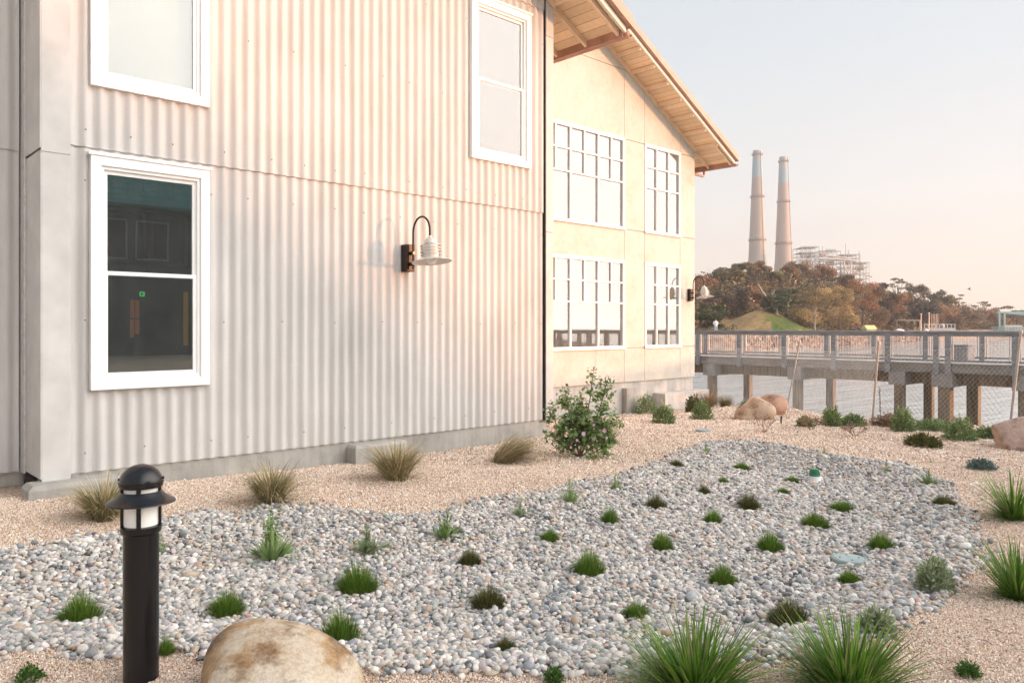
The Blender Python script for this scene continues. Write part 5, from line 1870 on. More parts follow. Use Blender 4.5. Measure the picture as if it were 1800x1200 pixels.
# ================================================================== PLANTS IN THE GARDEN
def blades(n, r0, L, spread, droop, width, seed, pal, segs=4, up_bias=0.0, lean=(0, 0), tipdark=1.0, lvar=0.35, center_tall=0.4, flat=1.0):
    r = np.random.default_rng(seed)
    a = r.uniform(0, 2 * pi, n); rr = np.sqrt(r.random(n)) * r0
    root = np.stack([np.cos(a) * rr, np.sin(a) * rr * flat, np.zeros(n)], 1)
    q = rr / max(r0, 1e-6)
    tilt = spread * (0.15 + 0.85 * q) * r.uniform(0.6, 1.2, n) + r.normal(0, 0.10, n)
    aa = a + r.normal(0, 0.5, n)
    d = np.stack([np.sin(tilt) * np.cos(aa), np.sin(tilt) * np.sin(aa), np.cos(tilt)], 1)
    d[:, 0] += lean[0]; d[:, 1] += lean[1]
    d /= np.linalg.norm(d, axis=1)[:, None]
    ln = L * (1 - lvar * r.random(n)) * (1 - center_tall * q * 0.6)
    dro = droop * ln * r.uniform(0.4, 1.3, n)
    hz = d.copy(); hz[:, 2] = 0; hz /= np.linalg.norm(hz, axis=1)[:, None] + 1e-6
    side = np.stack([-np.sin(aa + r.normal(0, 0.6, n)), np.cos(aa), np.zeros(n)], 1)
    pal = np.array(pal)
    base = pal[r.integers(0, len(pal), n)] * r.uniform(0.75, 1.25, (n, 1))
    V = []; C = []
    for i in range(segs + 1):
        s = i / segs
        p = root + d * (ln * s)[:, None] + hz * (dro * s * s * 0.7)[:, None]
        p[:, 2] -= dro * s * s
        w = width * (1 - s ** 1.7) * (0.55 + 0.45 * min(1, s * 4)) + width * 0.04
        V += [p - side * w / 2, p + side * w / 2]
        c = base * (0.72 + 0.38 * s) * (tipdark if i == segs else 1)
        C += [c, c]
    V = np.stack(V, 1); C = np.stack(C, 1)       # (n, 2(segs+1), 3)
    k = 2 * (segs + 1)
    fs = np.array([(2 * i, 2 * i + 1, 2 * i + 3, 2 * i + 2) for i in range(segs)])
    F = (fs[None] + (np.arange(n) * k)[:, None, None]).reshape(-1, 4)
    return V.reshape(-1, 3), F, np.clip(C.reshape(-1, 3), 0.004, 0.95)

def join(parts):
    V = []; F = []; C = []; o = 0
    for v, f, c in parts:
        V.append(v); F.append(f + o); C.append(c); o += len(v)
    return np.concatenate(V), np.concatenate(F), np.concatenate(C)

GREEN = [(0.09, 0.20, 0.02), (0.13, 0.26, 0.03), (0.065, 0.15, 0.018), (0.17, 0.29, 0.04), (0.21, 0.22, 0.05)]
OLIVE = [(0.10, 0.12, 0.03), (0.13, 0.14, 0.045), (0.075, 0.09, 0.025), (0.20, 0.16, 0.07)]
LUSH = [(0.09, 0.20, 0.02), (0.14, 0.27, 0.03), (0.06, 0.14, 0.018), (0.20, 0.32, 0.045), (0.22, 0.24, 0.08)]
TAN = [(0.54, 0.42, 0.26), (0.64, 0.52, 0.34), (0.32, 0.26, 0.14), (0.38, 0.34, 0.16), (0.24, 0.23, 0.10)]
SAGE = [(0.31, 0.37, 0.21), (0.38, 0.44, 0.27), (0.23, 0.30, 0.16), (0.42, 0.45, 0.31)]
WEED = [(0.26, 0.37, 0.13), (0.33, 0.45, 0.18), (0.19, 0.31, 0.10), (0.38, 0.48, 0.24)]
SHRUB = [(0.19, 0.27, 0.11), (0.25, 0.34, 0.15), (0.13, 0.19, 0.075), (0.33, 0.40, 0.19)]
SILVER = [(0.27, 0.30, 0.22), (0.34, 0.36, 0.28), (0.20, 0.23, 0.16)]
BLUEG = [(0.14, 0.20, 0.18), (0.19, 0.26, 0.24), (0.10, 0.14, 0.13)]
BROWN = [(0.28, 0.18, 0.12), (0.20, 0.13, 0.09), (0.34, 0.24, 0.16)]

_tuft_meshes = {}
def tuft_mesh(var, pal, n=1500):
    key = (var, id(pal), n)
    if key not in _tuft_meshes:
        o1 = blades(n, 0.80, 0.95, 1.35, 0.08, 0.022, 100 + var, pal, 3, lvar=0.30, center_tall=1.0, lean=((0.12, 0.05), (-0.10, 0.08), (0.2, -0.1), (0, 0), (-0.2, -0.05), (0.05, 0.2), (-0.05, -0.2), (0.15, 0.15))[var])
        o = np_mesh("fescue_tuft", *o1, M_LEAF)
        me = o.data
        bpy.data.objects.remove(o)
        _tuft_meshes[key] = me
    return _tuft_meshes[key]

def place(px, py):
    x, y, z, Z = G(px, py)
    return x, y, z, Z

def tuft(px, py, w, h, label, pal=GREEN, var=0):
    """dense mound of fine grass; py = base of the mound in the photo"""
    cz = py - h * 0.10
    x, y, z, Z = place(px, cz)
    k = Z / FOC
    R = w * k / 2
    Hh = max(h * k * 0.98, R * 0.45)
    o = bpy.data.objects.new("fescue_tuft", tuft_mesh(var % 8, pal))
    COL.objects.link(o)
    o.location = (x, y, z + 0.012)
    o.scale = (R / 0.98 * (0.94 + 0.03 * (var % 5)), R / 0.98, (Hh * 1.18 + 0.035) / 0.92)
    o.rotation_euler = (0, 0, random.Random(px * 3 + py).uniform(0, 6.28))
    CLEAR.append((x, y, R * 0.80))
    return tag(o, label, 'grass tuft', 'dark green fescue tufts dotted over the pebble basin')

TUFTS = [
 (140, 1098, 80, 52, 'dark green tuft left of the black bollard post, leftmost in the basin', GREEN),
 (398, 1085, 72, 44, 'dark green tuft just above the top of the front boulder', GREEN),
 (597, 1136, 78, 60, 'bright green tuft touching the right shoulder of the front boulder', GREEN),
 (628, 1045, 78, 54, 'large dark green tuft above and right of the front boulder', GREEN),
 (292, 1153, 34, 26, 'small green tuft at the right foot of the black bollard', GREEN),
 (858, 1071, 68, 37, 'olive-brown tuft in the front middle of the basin', OLIVE),
 (826, 997, 44, 30, 'small olive tuft below the pale weed in the middle of the basin', OLIVE),
 (967, 954, 40, 20, 'low flat bright tuft left of the big central mound', GREEN),
 (1035, 1014, 64, 45, 'biggest round tuft in the centre of the basin', GREEN),
 (1165, 969, 46, 30, 'tuft leaning to the right just past the central mound', GREEN),
 (1072, 923, 36, 30, 'narrow upright tuft behind the central mound', GREEN),
 (1153, 896, 40, 24, 'olive tuft second row from the back, left of the middle', OLIVE),
 (1253, 922, 36, 22, 'small neat tuft between two larger mounds at mid distance', GREEN),
 (1315, 899, 46, 32, 'round olive-topped tuft in the back half of the basin', OLIVE),
 (1433, 930, 52, 27, 'wide bright green tuft directly in front of the green-topped pipe', GREEN),
 (1354, 972, 54, 35, 'round tuft right of the centre of the basin', GREEN),
 (1271, 1031, 56, 36, 'dark domed tuft above the big lush grass clump', GREEN),
 (1118, 1087, 52, 22, 'flat green tuft at the upper left edge of the big lush grass', GREEN),
 (1387, 1103, 80, 47, 'broad olive-brown tuft between the two big lush grass clumps', OLIVE),
 (1480, 899, 50, 15, 'flat wide green tuft right of the green-topped pipe', GREEN),
 (1549, 970, 52, 31, 'dark tuft above the blue-green lid', GREEN),
 (1494, 1029, 46, 22, 'small tuft just below the blue-green lid', GREEN),
 (1237, 871, 26, 15, 'tiny olive tuft near the back left of the basin', OLIVE),
 (1271, 851, 20, 9, 'tiny flat green tuft, smallest toward the back', GREEN),
 (1303, 827, 34, 11, 'flat green tuft farthest back in the basin', GREEN),
 (1392, 849, 30, 8, 'thin flat green tuft just left of the green-topped pipe', GREEN),
 (1376, 869, 26, 8, 'low sliver of green tuft in front of the flat one by the pipe', GREEN),
 (1188, 821, 28, 10, 'small olive tuft on the back left edge of the basin', OLIVE),
 (888, 1147, 44, 17, 'sparse yellow-green tuft near the front edge of the basin', OLIVE),
 (1659, 890, 36, 17, 'dry greenish tuft on the right edge of the basin', OLIVE),
]
for i, (px, py, w, h, lab, pal) in enumerate(TUFTS):
    tuft(px, py, w, h, lab, pal, i)

def leaf_blade(n, pts_fn, seed):
    pass

def leafy(n, R, Hh, leaf_l, leaf_w, pal, seed, shape='dome', curl=0.3, dense=0.4):
    """leaves (folded diamonds) spread through a dome or ellipsoid"""
    r = np.random.default_rng(seed)
    d = r.normal(size=(n, 3)); d[:, 2] = np.abs(d[:, 2]); d /= np.linalg.norm(d, axis=1)[:, None]
    rad = r.uniform(dense, 1.0, n) ** 0.6
    lump = 1 + 0.18 * np.sin(d[:, 0] * 7 + seed) * np.cos(d[:, 1] * 6 + seed * 2)
    p = d * (rad * lump)[:, None] * np.array([R, R, Hh])
    out = d + r.normal(0, 0.55, (n, 3)); out[:, 2] += 0.35; out /= np.linalg.norm(out, axis=1)[:, None]
    side = np.cross(out, r.normal(size=(n, 3))); side /= np.linalg.norm(side, axis=1)[:, None] + 1e-6
    L = leaf_l * r.uniform(0.6, 1.3, (n, 1)); Wd = leaf_w * r.uniform(0.6, 1.3, (n, 1))
    nrm = np.cross(out, side)
    V = np.stack([p, p + out * L * 0.5 - side * Wd + nrm * Wd * curl, p + out * L, p + out * L * 0.5 + side * Wd + nrm * Wd * curl], 1)
    pal = np.array(pal)
    c = pal[r.integers(0, len(pal), n)] * r.uniform(0.7, 1.3, (n, 1)) 
    C = np.repeat(c, 4, 0)
    F = np.arange(n * 4).reshape(-1, 4)
    return V.reshape(-1, 3), F, np.clip(C, 0.004, 0.95)

def stems_mb(n, R, Hh, rad, seed, base=0.06):
    rr = random.Random(seed)
    m = MB()
    for i in range(n):
        a = rr.uniform(0, 2 * pi); q = rr.uniform(0.2, 0.95)
        m.tube([(base * R * cos(a), base * R * sin(a), -0.02), (q * R * 0.5 * cos(a), q * R * 0.5 * sin(a), Hh * 0.4), (q * R * cos(a), q * R * sin(a), Hh * rr.uniform(0.6, 0.95))], [rad, rad * 0.7, rad * 0.3], 5)
    return m

def shrub(px, py, w, h, label, pal, leaf=(0.035, 0.009), n=900, seed=0, name="shrub", cat='shrub', group=None, dense=0.35, squash=1.0):
    x, y, z, Z = place(px, py - h * 0.12)
    k = Z / FOC
    R = w * k / 2; Hh = h * k * 0.97
    t = thing(name, label, cat, (x, y, z), random.Random(seed + px).uniform(0, 6.28), group)
    V, F_, C = leafy(n, R * 0.86, Hh * 0.9, leaf[0], leaf[1], pal, seed + 1, dense=dense)
    # a few sprigs standing proud of the dome
    b = blades(int(n / 30), R * 0.8, Hh * 1.15, 0.6, 0.05, leaf[1] * 0.8, seed + 2, pal, 3)
    np_mesh("foliage", *join([(V, F_, C), b]), M_LEAF, t)
    stems_mb(9, R, Hh, max(0.003, 0.02 * R), seed).build("stem", M_TWIG, t)
    CLEAR.append((x, y, R * 0.35))
    return t

def rosette(px, py, w, h, label, pal=WEED, seed=0, nb=46, stalks=5, fine=False):
    """weed with broad basal leaves and short leafy stalks"""
    x, y, z, Z = place(px, py - h * 0.12)
    k = Z / FOC
    R = w * k / 2 * 1.15; Hh = h * k * 1.05 + 0.02
    t = thing("leafy_weed", label, 'weed', (x, y, z), 0, 'pale leafy weeds at the edges of the pebble basin')
    wd = 0.030 if not fine else 0.008
    wd *= max(0.5, min(1.3, R / 0.13))
    parts = [blades(nb, R * 0.35, R * 1.15, 1.25, 0.22, wd, seed + 5, pal, 5, lvar=0.4, center_tall=0.1),
             blades(int(nb * 0.6), R * 0.3, Hh * 0.8, 0.55, 0.08, wd * 0.85, seed + 9, pal, 5)]
    rr = np.random.default_rng(seed)
    for s in range(stalks):
        a = rr.uniform(0, 2 * pi); q = rr.uniform(0, 0.45) * R
        top = np.array([cos(a) * q, sin(a) * q, Hh * rr.uniform(0.75, 1.0)])
        for j in range(14):
            u = (j + 1) / 14
            v, f, c = blades(3, 0.001, R * 0.34 * (1.1 - u * 0.6), 1.1, 0.1, wd * 0.6, seed * 31 + s * 17 + j, pal, 3)
            parts.append((v + top * u, f, c))
    np_mesh("leaves", *join(parts), M_LEAF, t)
    m = MB()
    for s in range(3):
        m.tube([(0, 0, -0.02), (0.02 * R * s, 0.01, Hh * 0.4), (0.1 * R * (s - 1), 0.05 * R, Hh * 0.8)], [0.004, 0.003, 0.0015], 5)
    m.build("stem", mat_plain("green_stem", (0.22, 0.28, 0.12), 0.7, bump=0), t)
    CLEAR.append((x, y, R * 0.4))
    return t

WEEDS = [
 (477, 995, 78, 84, 'tallest broad-leaved weed, pale green, right of the black bollard', WEED, 60, 7, False),
 (645, 979, 68, 46, 'sage-green weed above the large dark tuft', SAGE, 46, 3, False),
 (782, 951, 54, 40, 'bright pale weed at the upper edge of the basin middle', WEED, 44, 3, False),
 (915, 911, 46, 30, 'low silvery weed left of the feathery one', SAGE, 60, 2, True),
 (1002, 889, 46, 46, 'feathery weed with tall wispy stalks below the flowering bush', WEED, 70, 5, True),
 (1082, 863, 36, 28, 'green weed on the basin edge right of the flowering bush', WEED, 50, 3, True),
 (1241, 798, 26, 15, 'small bright weed at the far left corner of the basin', WEED, 36, 2, True),
 (1449, 804, 20, 18, 'small yellow-green weed on the gravel behind the green-topped pipe', WEED, 30, 3, True),
 (1559, 833, 24, 24, 'narrow upright weed at the back right edge of the basin', SAGE, 36, 3, True),
 (1634, 856, 50, 30, 'drooping weed at the far right corner of the basin', SHRUB, 60, 3, True),
 (279, 979, 24, 40, 'bright green weed half hidden behind the bollard post', WEED, 26, 4, False),
]
for i, (px, py, w, h, lab, pal, nb, st, fine) in enumerate(WEEDS):
    rosette(px, py, w, h, lab, pal, 200 + i * 3, nb, st, fine)
shrub(1642, 1048, 60, 66, 'upright sage-green shrub on the right edge of the basin', SAGE, (0.045, 0.007), 1100, 31, dense=0.2)
shrub(1540, 1118, 64, 44, 'soft grey-green shrub just behind the right-hand lush grass clump', SAGE, (0.045, 0.007), 700, 32, dense=0.2)

# dry tan bunch grasses along the wall
def bunch(px, py, w, h, label, lean=(0, 0), n=380, seed=0, pal=TAN, name="bunch_grass", group='dry bunch grasses along the corrugated wall', cat='grass clump'):
    x, y, z, Z = place(px, py - h * 0.08)
    k = Z / FOC
    R = w * k / 2 * 1.0; Hh = h * k * 1.32
    parts = [blades(int(n * 1.5), R * 0.42, Hh * 1.22, 0.42, 0.50, 0.0085, seed, pal, 7, lean=lean, lvar=0.35, center_tall=0.2),
             blades(n // 2, R * 0.42, Hh * 1.0, 0.75, 0.75, 0.007, seed + 1, pal, 7, lean=lean, lvar=0.5, center_tall=0.1),
             blades(n // 5, R * 0.30, Hh * 0.8, 0.5, 0.2, 0.007, seed + 2, OLIVE, 5, lean=lean)]
    o = np_mesh(name, *join(parts), M_DRY, loc=(x, y, z - 0.01))
    return tag(o, label, cat, group)
bunch(182, 920, 78, 82, 'dry tan grass clump partly hidden behind the bollard light', n=330, seed=11)
bunch(478, 890, 74, 76, 'dry tan grass clump just right of the bollard, narrow and upright', n=330, seed=14)
bunch(698, 848, 88, 74, 'rounded dry grass clump in front of the footing block', n=380, seed=17)
bunch(884, 818, 84, 62, 'slumped dry grass clump falling to the right near the building corner', lean=(0.42, -0.30), n=420, seed=20)
bunch(1244, 718, 50, 36, 'brownish dry grass clump at the foot of the cream building', n=240, seed=23, pal=[(0.42, 0.30, 0.18), (0.50, 0.36, 0.22), (0.34, 0.24, 0.15)], group=None)
bunch(1275, 718, 34, 26, 'darker dry grass clump between the cream building and the two boulders', n=170, seed=26, pal=[(0.26, 0.22, 0.12), (0.34, 0.27, 0.16), (0.2, 0.18, 0.1)], group=None)
bunch(1066, 783, 34, 34, 'small green grass clump at the right foot of the flowering bush', n=170, seed=29, pal=OLIVE, group=None)

# big lush grasses
def lush(px, py, w, h, label, n, seed, wid=0.009, lean=(0, 0)):
    x, y, z, Z = place(px, py)
    k = Z / FOC
    R = w * k / 2; Hh = h * k
    parts = [blades(int(n * 1.0), R * 0.30, Hh * 1.20, 0.80, 0.22, wid * 1.25, seed, LUSH, 8, lvar=0.45, center_tall=0.15, lean=lean),
             blades(int(n * 0.9), R * 0.34, R * 1.25, 1.15, 0.50, wid * 1.25, seed + 1, LUSH[:3] + GREEN[:2], 8, lvar=0.5, center_tall=0.05, lean=lean),
             blades(int(n * 0.08), R * 0.25, Hh * 1.0, 0.9, 0.3, wid * 0.6, seed + 2, TAN, 6, lean=lean)]
    o = np_mesh("lush_grass", *join(parts), M_LEAF, loc=(x, y, z - 0.01))
    CLEAR.append((x, y, R * 0.2))
    return tag(o, label, 'grass clump', 'lush green arching grass clumps in the foreground')
lush(1222, 1225, 250, 165, 'big lush green grass clump at the bottom edge, left one of the front pair', 360, 51)
lush(1492, 1225, 215, 170, 'big lush green grass clump at the bottom edge, right one of the front pair', 380, 54, 0.010)
lush(1782, 912, 90, 104, 'lush arching grass clump at the right edge below the big rock', 200, 57)
lush(1790, 1052, 92, 130, 'dark lush grass clump at the right edge, lower of the two', 220, 60)

# low weeds on the foreground gravel
for px, py, w, h, lab, s in ((52, 1199, 46, 28, 'small bright weed at the bottom left corner', 71), (972, 1199, 32, 20, 'small dark weed at the bottom edge left of the lush grass', 72),
                             (1703, 1190, 38, 22, 'small bright weed low on the right-hand gravel', 73)):
    x, y, z, Z = place(px, py - 3)
    k = Z / FOC
    v = leafy(420, w * k / 2, h * k, 0.016, 0.006, [(0.08, 0.17, 0.035), (0.12, 0.22, 0.05), (0.06, 0.12, 0.03)], s, dense=0.2)
    o = np_mesh("ground_weed", *v, M_LEAF, loc=(x, y, z)); tag(o, lab, 'weed')

# shrubs near the building and along the fence
SH = [
 (1135, 731, 42, 38, 'green shrub closest to the footing of the cream building', SHRUB),
 (1167, 749, 44, 38, 'green shrub in front and right of the one by the footing', SHRUB),
 (1219, 729, 32, 34, 'olive shrub behind the round green one beneath the far corner lamp', OLIVE),
 (1234, 743, 42, 38, 'round green shrub beneath the far corner lamp', SHRUB),
 (1309, 740, 32, 34, 'silvery shrub in front of the left pale boulder', SILVER),
 (1462, 753, 42, 36, 'bright green shrub behind the first dry brown twig bush', SHRUB),
 (1416, 752, 30, 18, 'low dull green shrub beside the dry twig bush near the boulders', SHRUB),
 (1500, 750, 48, 20, 'dark low shrub left of the middle fence post', SHRUB),
 (1587, 763, 44, 44, 'leafy green shrub right of the middle fence post', SHRUB),
 (1688, 779, 56, 46, 'largest round green shrub by the fence, near the right edge', SHRUB),
 (1742, 772, 58, 20, 'flat green shrub between the round shrub and the big pink rock', SHRUB),
 (1622, 787, 64, 22, 'low olive shrub on the gravel in front of the round shrub', OLIVE),
 (1725, 826, 52, 18, 'blue-grey creeping shrub on the gravel near the right edge', BLUEG),
]
for i, (px, py, w, h, lab, pal) in enumerate(SH):
    shrub(px, py, w, h, lab, pal, (0.055, 0.011) if pal is not BLUEG else (0.03, 0.008), 1000 if w > 30 else 600, 300 + i * 5, group='garden shrubs by the fence', dense=0.3)
for i, (px, py, w, h, lab) in enumerate(((1640, 758, 66, 17, 'low green ground cover between the two fence shrubs'), (1565, 752, 60, 20, 'dry reddish brush at the foot of the middle fence post'))):
    x, y, z, Z = place(px, py - 3)
    k = Z / FOC
    v = leafy(1300, w * k / 2, h * k, 0.05, 0.011, SHRUB if i == 0 else BROWN, 400 + i, dense=0.1)
    o = np_mesh("ground_cover", *v, M_LEAF, loc=(x, y, z)); tag(o, lab, 'ground cover')

# dry twig bushes
def twigs(px, py, w, h, label, seed, leaves=120, pal=BROWN):
    x, y, z, Z = place(px, py - 2)
    k = Z / FOC
    R = w * k / 2; Hh = h * k
    t = thing("dry_bush", label, 'dead bush', (x, y, z), 0, 'dry brown twig bushes on the gravel')
    rr = random.Random(seed)
    m = MB(); tips = []
    def grow(p, d, L, rad, lev):
        q = p + d * L
        mid = p + d * L * 0.5 + Vector((rr.uniform(-1, 1), rr.uniform(-1, 1), rr.uniform(-.5, .5))) * L * 0.08
        m.tube([p, mid, q], [rad, rad * 0.85, rad * 0.6], 5)
        tips.append(q)
        if lev == 0: return
        for _ in range(rr.choice((2, 3))):
            nd = (d + Vector((rr.uniform(-1, 1), rr.uniform(-1, 1), rr.uniform(-.3, .7))) * 0.75).normalized()
            grow(q, nd, L * rr.uniform(0.55, 0.8), rad * 0.6, lev - 1)
    for i in range(6):
        a = rr.uniform(0, 2 * pi)
        d = Vector((cos(a) * R, sin(a) * R, Hh * 0.9)).normalized()
        grow(Vector((0, 0, -0.01)), d, max(R, Hh) * 0.42, max(0.004, R * 0.022), 3)
    m.build("stem", M_TWIG, t)
    r = np.random.default_rng(seed)
    T = np.array([tuple(q) for q in tips])
    P = T[r.integers(0, len(T), leaves)] + r.normal(0, 0.015, (leaves, 3))
    u = r.normal(size=(leaves, 3)); u /= np.linalg.norm(u, axis=1)[:, None]; v = np.cross(u, r.normal(size=(leaves, 3))); v /= np.linalg.norm(v, axis=1)[:, None]
    V = np.stack([P, P + u * 0.012 + v * 0.007, P + u * 0.026, P + u * 0.012 - v * 0.007], 1)
    c = np.repeat(np.array(pal)[r.integers(0, len(pal), leaves)], 4, 0)
    np_mesh("foliage", V.reshape(-1, 3), np.arange(leaves * 4).reshape(-1, 4), c, M_DRY, t)
twigs(1343, 762, 46, 34, 'bare reddish twig bush in front of the right pale boulder', 1, 60)
twigs(1426, 758, 48, 28, 'brown-leaved twig bush near the small bright shrub', 2, 420)
twigs(1503, 769, 54, 28, 'sprawling twig bush left of the middle fence post', 3, 200)
twigs(1088, 722, 34, 16, 'small dry twigs right of the flowering bush against the cream building', 4, 160)
twigs(1500, 738, 30, 30, 'sparse dark twiggy plant just left of the middle fence post', 6, 90, SHRUB)

# two tall dark weed stalks beyond the fence
for (px, y0, y1, l, lab) in ((1549, 745, 680, -3, 'taller dark seed stalk standing against the water beyond the fence'), (1563, 748, 697, 14, 'leaning dark seed stalk against the water, right of the taller one')):
    Z = 14.5
    x, y = at_depth(px, Z)
    zg = float(ground_h(x, y)[0])
    zt = z_at(y1, Z)
    m = MB()
    dx = l * Z / FOC
    rr = random.Random(px)
    pts = [Vector((0, 0, 0)), Vector((RT[0] * dx * .4, RT[1] * dx * .4, (zt - zg) * .5)), Vector((RT[0] * dx, RT[1] * dx, zt - zg))]
    m.tube(pts, [0.006, 0.006, 0.003], 6)
    for i in range(60):
        u = rr.uniform(0.55, 1.0)
        p = pts[0].lerp(pts[2], u)
        d = Vector((rr.uniform(-1, 1), rr.uniform(-1, 1), rr.uniform(0.2, 1))) * 0.03
        m.tube([p, p + d], [0.006, 0.002], 4)
    o = m.build("seed_stalk", mat_plain("dark_stalk", (0.09, 0.06, 0.05), 0.9, bump=0), loc=(x, y, zg)); tag(o, lab, 'plant')

# ------------------------------------------------------------------ flowering mallow bush
def mallow():
    x, y, z, Z = place(1020, 803)
    k = Z / FOC
    t = thing("flowering_bush", 'tall leafy bush with pink mallow flowers at the corner of the corrugated building', 'bush', (x, y, z))
    Rv = Vector((RT[0], RT[1], 0)); Fv = Vector((FW[0], FW[1], 0))
    P = lambda px, py, d=0.0: Rv * ((px - 1020) * k) + Fv * d + Vector((0, 0, (803 - py) * k))
    rr = random.Random(4)
    m = MB(); pts = []
    spines = [[(1018, 803), (1026, 750), (1036, 700), (1042, 645)], [(1020, 803), (1042, 750), (1056, 705), (1068, 660)], [(1018, 803), (1008, 755), (998, 715), (992, 680)],
              [(1018, 803), (990, 775), (978, 745), (972, 715)], [(1020, 803), (1050, 778), (1068, 750), (1076, 725)], [(1020, 803), (1035, 760), (1052, 735), (1062, 712)],
              [(1018, 803), (1012, 760), (1018, 725), (1022, 700)], [(1018, 803), (1000, 790), (985, 782), (972, 768)], [(1020, 803), (1040, 795), (1058, 782), (1072, 765)], [(1020, 803), (1022, 770), (1008, 735), (1004, 705)],
              [(1020, 803), (1030, 775), (1030, 745), (1012, 700)]]
    for q, s in enumerate(spines):
        dd = rr.uniform(-0.22, 0.22)
        V = [P(a, b, dd * i / 3) for i, (a, b) in enumerate(s)]
        m.tube(V, [0.011, 0.008, 0.006, 0.003], 6)
        for i in range(26):
            u = rr.uniform(0.25, 1.0) * 3
            j = min(2, int(u)); p = V[j].lerp(V[j + 1], u - j)
            d = Vector((rr.uniform(-1, 1), rr.uniform(-1, 1), rr.uniform(-.4, .8))).normalized() * rr.uniform(0.04, 0.17) * (1.0 if u < 2.3 else 0.45)
            m.tube([p, p + d], [0.0025, 0.0015], 4)
            pts.append((p + d, 1.0 if u < 2.2 else 0.62))
    m.build("stem", M_TWIG, t)
    r = np.random.default_rng(6)
    Vs = []; Fs = []; Cs = []; o = 0
    pal = 1.25 * np.array([(0.15, 0.24, 0.07), (0.20, 0.30, 0.10), (0.27, 0.37, 0.14), (0.10, 0.16, 0.055), (0.17, 0.28, 0.11), (0.38, 0.40, 0.24)])
    for p, sc_ in pts:
        for rep in range(7):
            c = np.array(p) + r.normal(0, 0.038, 3)
            nrm = r.normal(0, 0.7, 3) + np.array([0, 0, 0.9]); nrm /= np.linalg.norm(nrm)
            u = np.cross(nrm, r.normal(size=3)); u /= np.linalg.norm(u); v = np.cross(nrm, u)
            R = 0.034 * r.uniform(0.5, 1.25) * sc_
            # five-lobed palmate leaf
            ring = []
            for i in range(10):
                a = 2 * pi * i / 10
                rad = R * (1.0 if i % 2 == 0 else 0.62)
                ring.append(c + (u * cos(a) + v * sin(a)) * rad + nrm * (0.15 * R * (1 if i % 2 else -1)))
            vs = [c - nrm * R * 0.2] + ring
            Vs += vs
            for i in range(0, 10, 2):
                Fs.append((o, o + 1 + (i - 1) % 10, o + 1 + i, o + 1 + (i + 1) % 10))
            col = pal[r.integers(0, len(pal))] * r.uniform(0.75, 1.3)
            Cs += [col] * 11
            o += 11
    np_mesh("foliage", np.array(Vs), np.array(Fs), np.clip(np.array(Cs), 0, 0.9), M_LEAF, t)
    pink = mat_plain("pink_petal", (0.62, 0.36, 0.50), 0.7, var=0.12, scale=60, bump=0)
    for i, (px, py) in enumerate(((1022, 757), (1058, 752), (1011, 768), (1001, 780), (1040, 742), (975, 772), (1062, 764))):
        m = MB()
        c = P(px, py, -0.26)
        nrm = (-Fv + Vector((rr.uniform(-.4, .4), rr.uniform(-.4, .4), 0.3))).normalized()
        u = nrm.cross(Vector((0, 0, 1))).normalized(); v = nrm.cross(u)
        for q in range(5):
            a = 2 * pi * q / 5
            d = u * cos(a) + v * sin(a); s = u * -sin(a) + v * cos(a)
            R = 0.026 if i < 2 else 0.017
            m.add([c, c + d * R * .7 - s * R * .42 + nrm * R * .3, c + d * R * 1.1 + nrm * R * .35, c + d * R * .7 + s * R * .42 + nrm * R * .3], [(0, 1, 2, 3)])
        m.build("flower", pink, t)
    CLEAR.append((x, y, 0.1))
mallow()

# ================================================================== BOULDERS AND FITTINGS
def mat_boulder(name, light, mid, dark, rust):
    t = NT(name)
    v = t.coord()
    a = t.noise(v, 2.6, 7, 0.62)
    c = t.ramp(a, [(0.34, dark), (0.42, rust), (0.49, mid), (0.62, light)])
    st = t.noise(t.coord((1, 1, 1.6)), 4.2, 8, 0.72)
    c = t.mix(c, t.ramp(st, [(0.36, (0.42, 0.33, 0.26)), (0.47, (1, 1, 1))]), 0.85, 'MULTIPLY')
    b = t.noise(v, 55, 4, 0.7)
    c = t.mix(c, t.ramp(b, [(0.35, (0.70, 0.68, 0.66)), (0.6, (1, 1, 1))]), 0.75, 'MULTIPLY')
    # mineral speckle and a few dark hairline seams
    sp = t.noise(v, 150, 3, 0.7)
    c = t.mix(c, t.ramp(sp, [(0.30, (0.45, 0.42, 0.40)), (0.40, (1, 1, 1))]), 0.9, 'MULTIPLY')
    dn = t.n("ShaderNodeTexNoise"); dn.inputs['Scale'].default_value = 5; dn.inputs['Detail'].default_value = 6
    t.l(v, dn.inputs['Vector'])
    vv = t.n("ShaderNodeMixRGB", blend_type='ADD'); vv.inputs[0].default_value = 0.25
    t.l(v, vv.inputs[1]); t.l(dn.outputs['Color'], vv.inputs[2])
    vo = t.n("ShaderNodeTexVoronoi", feature='DISTANCE_TO_EDGE'); vo.inputs['Scale'].default_value = 3.1
    t.l(vv.outputs[0], vo.inputs['Vector'])
    seam = t.ramp(vo.outputs['Distance'], [(0.0, (0.40, 0.34, 0.30)), (0.018, (1, 1, 1))])
    c = t.mix(c, seam, 0.16, 'MULTIPLY')
    t.l(c, t.b.inputs['Base Color'])
    t.b.inputs['Roughness'].default_value = 0.85
    t.b.inputs['Specular IOR Level'].default_value = 0.25
    n1 = t.bump(t.noise(v, 9, 6, 0.65), 0.35, 0.02)
    n2 = t.bump(t.noise(v, 90, 4, 0.7), 0.5, 0.004, n1)
    t.l(n2, t.b.inputs['Normal'])
    return t.m
yawc = -atan2(FW[0], FW[1])
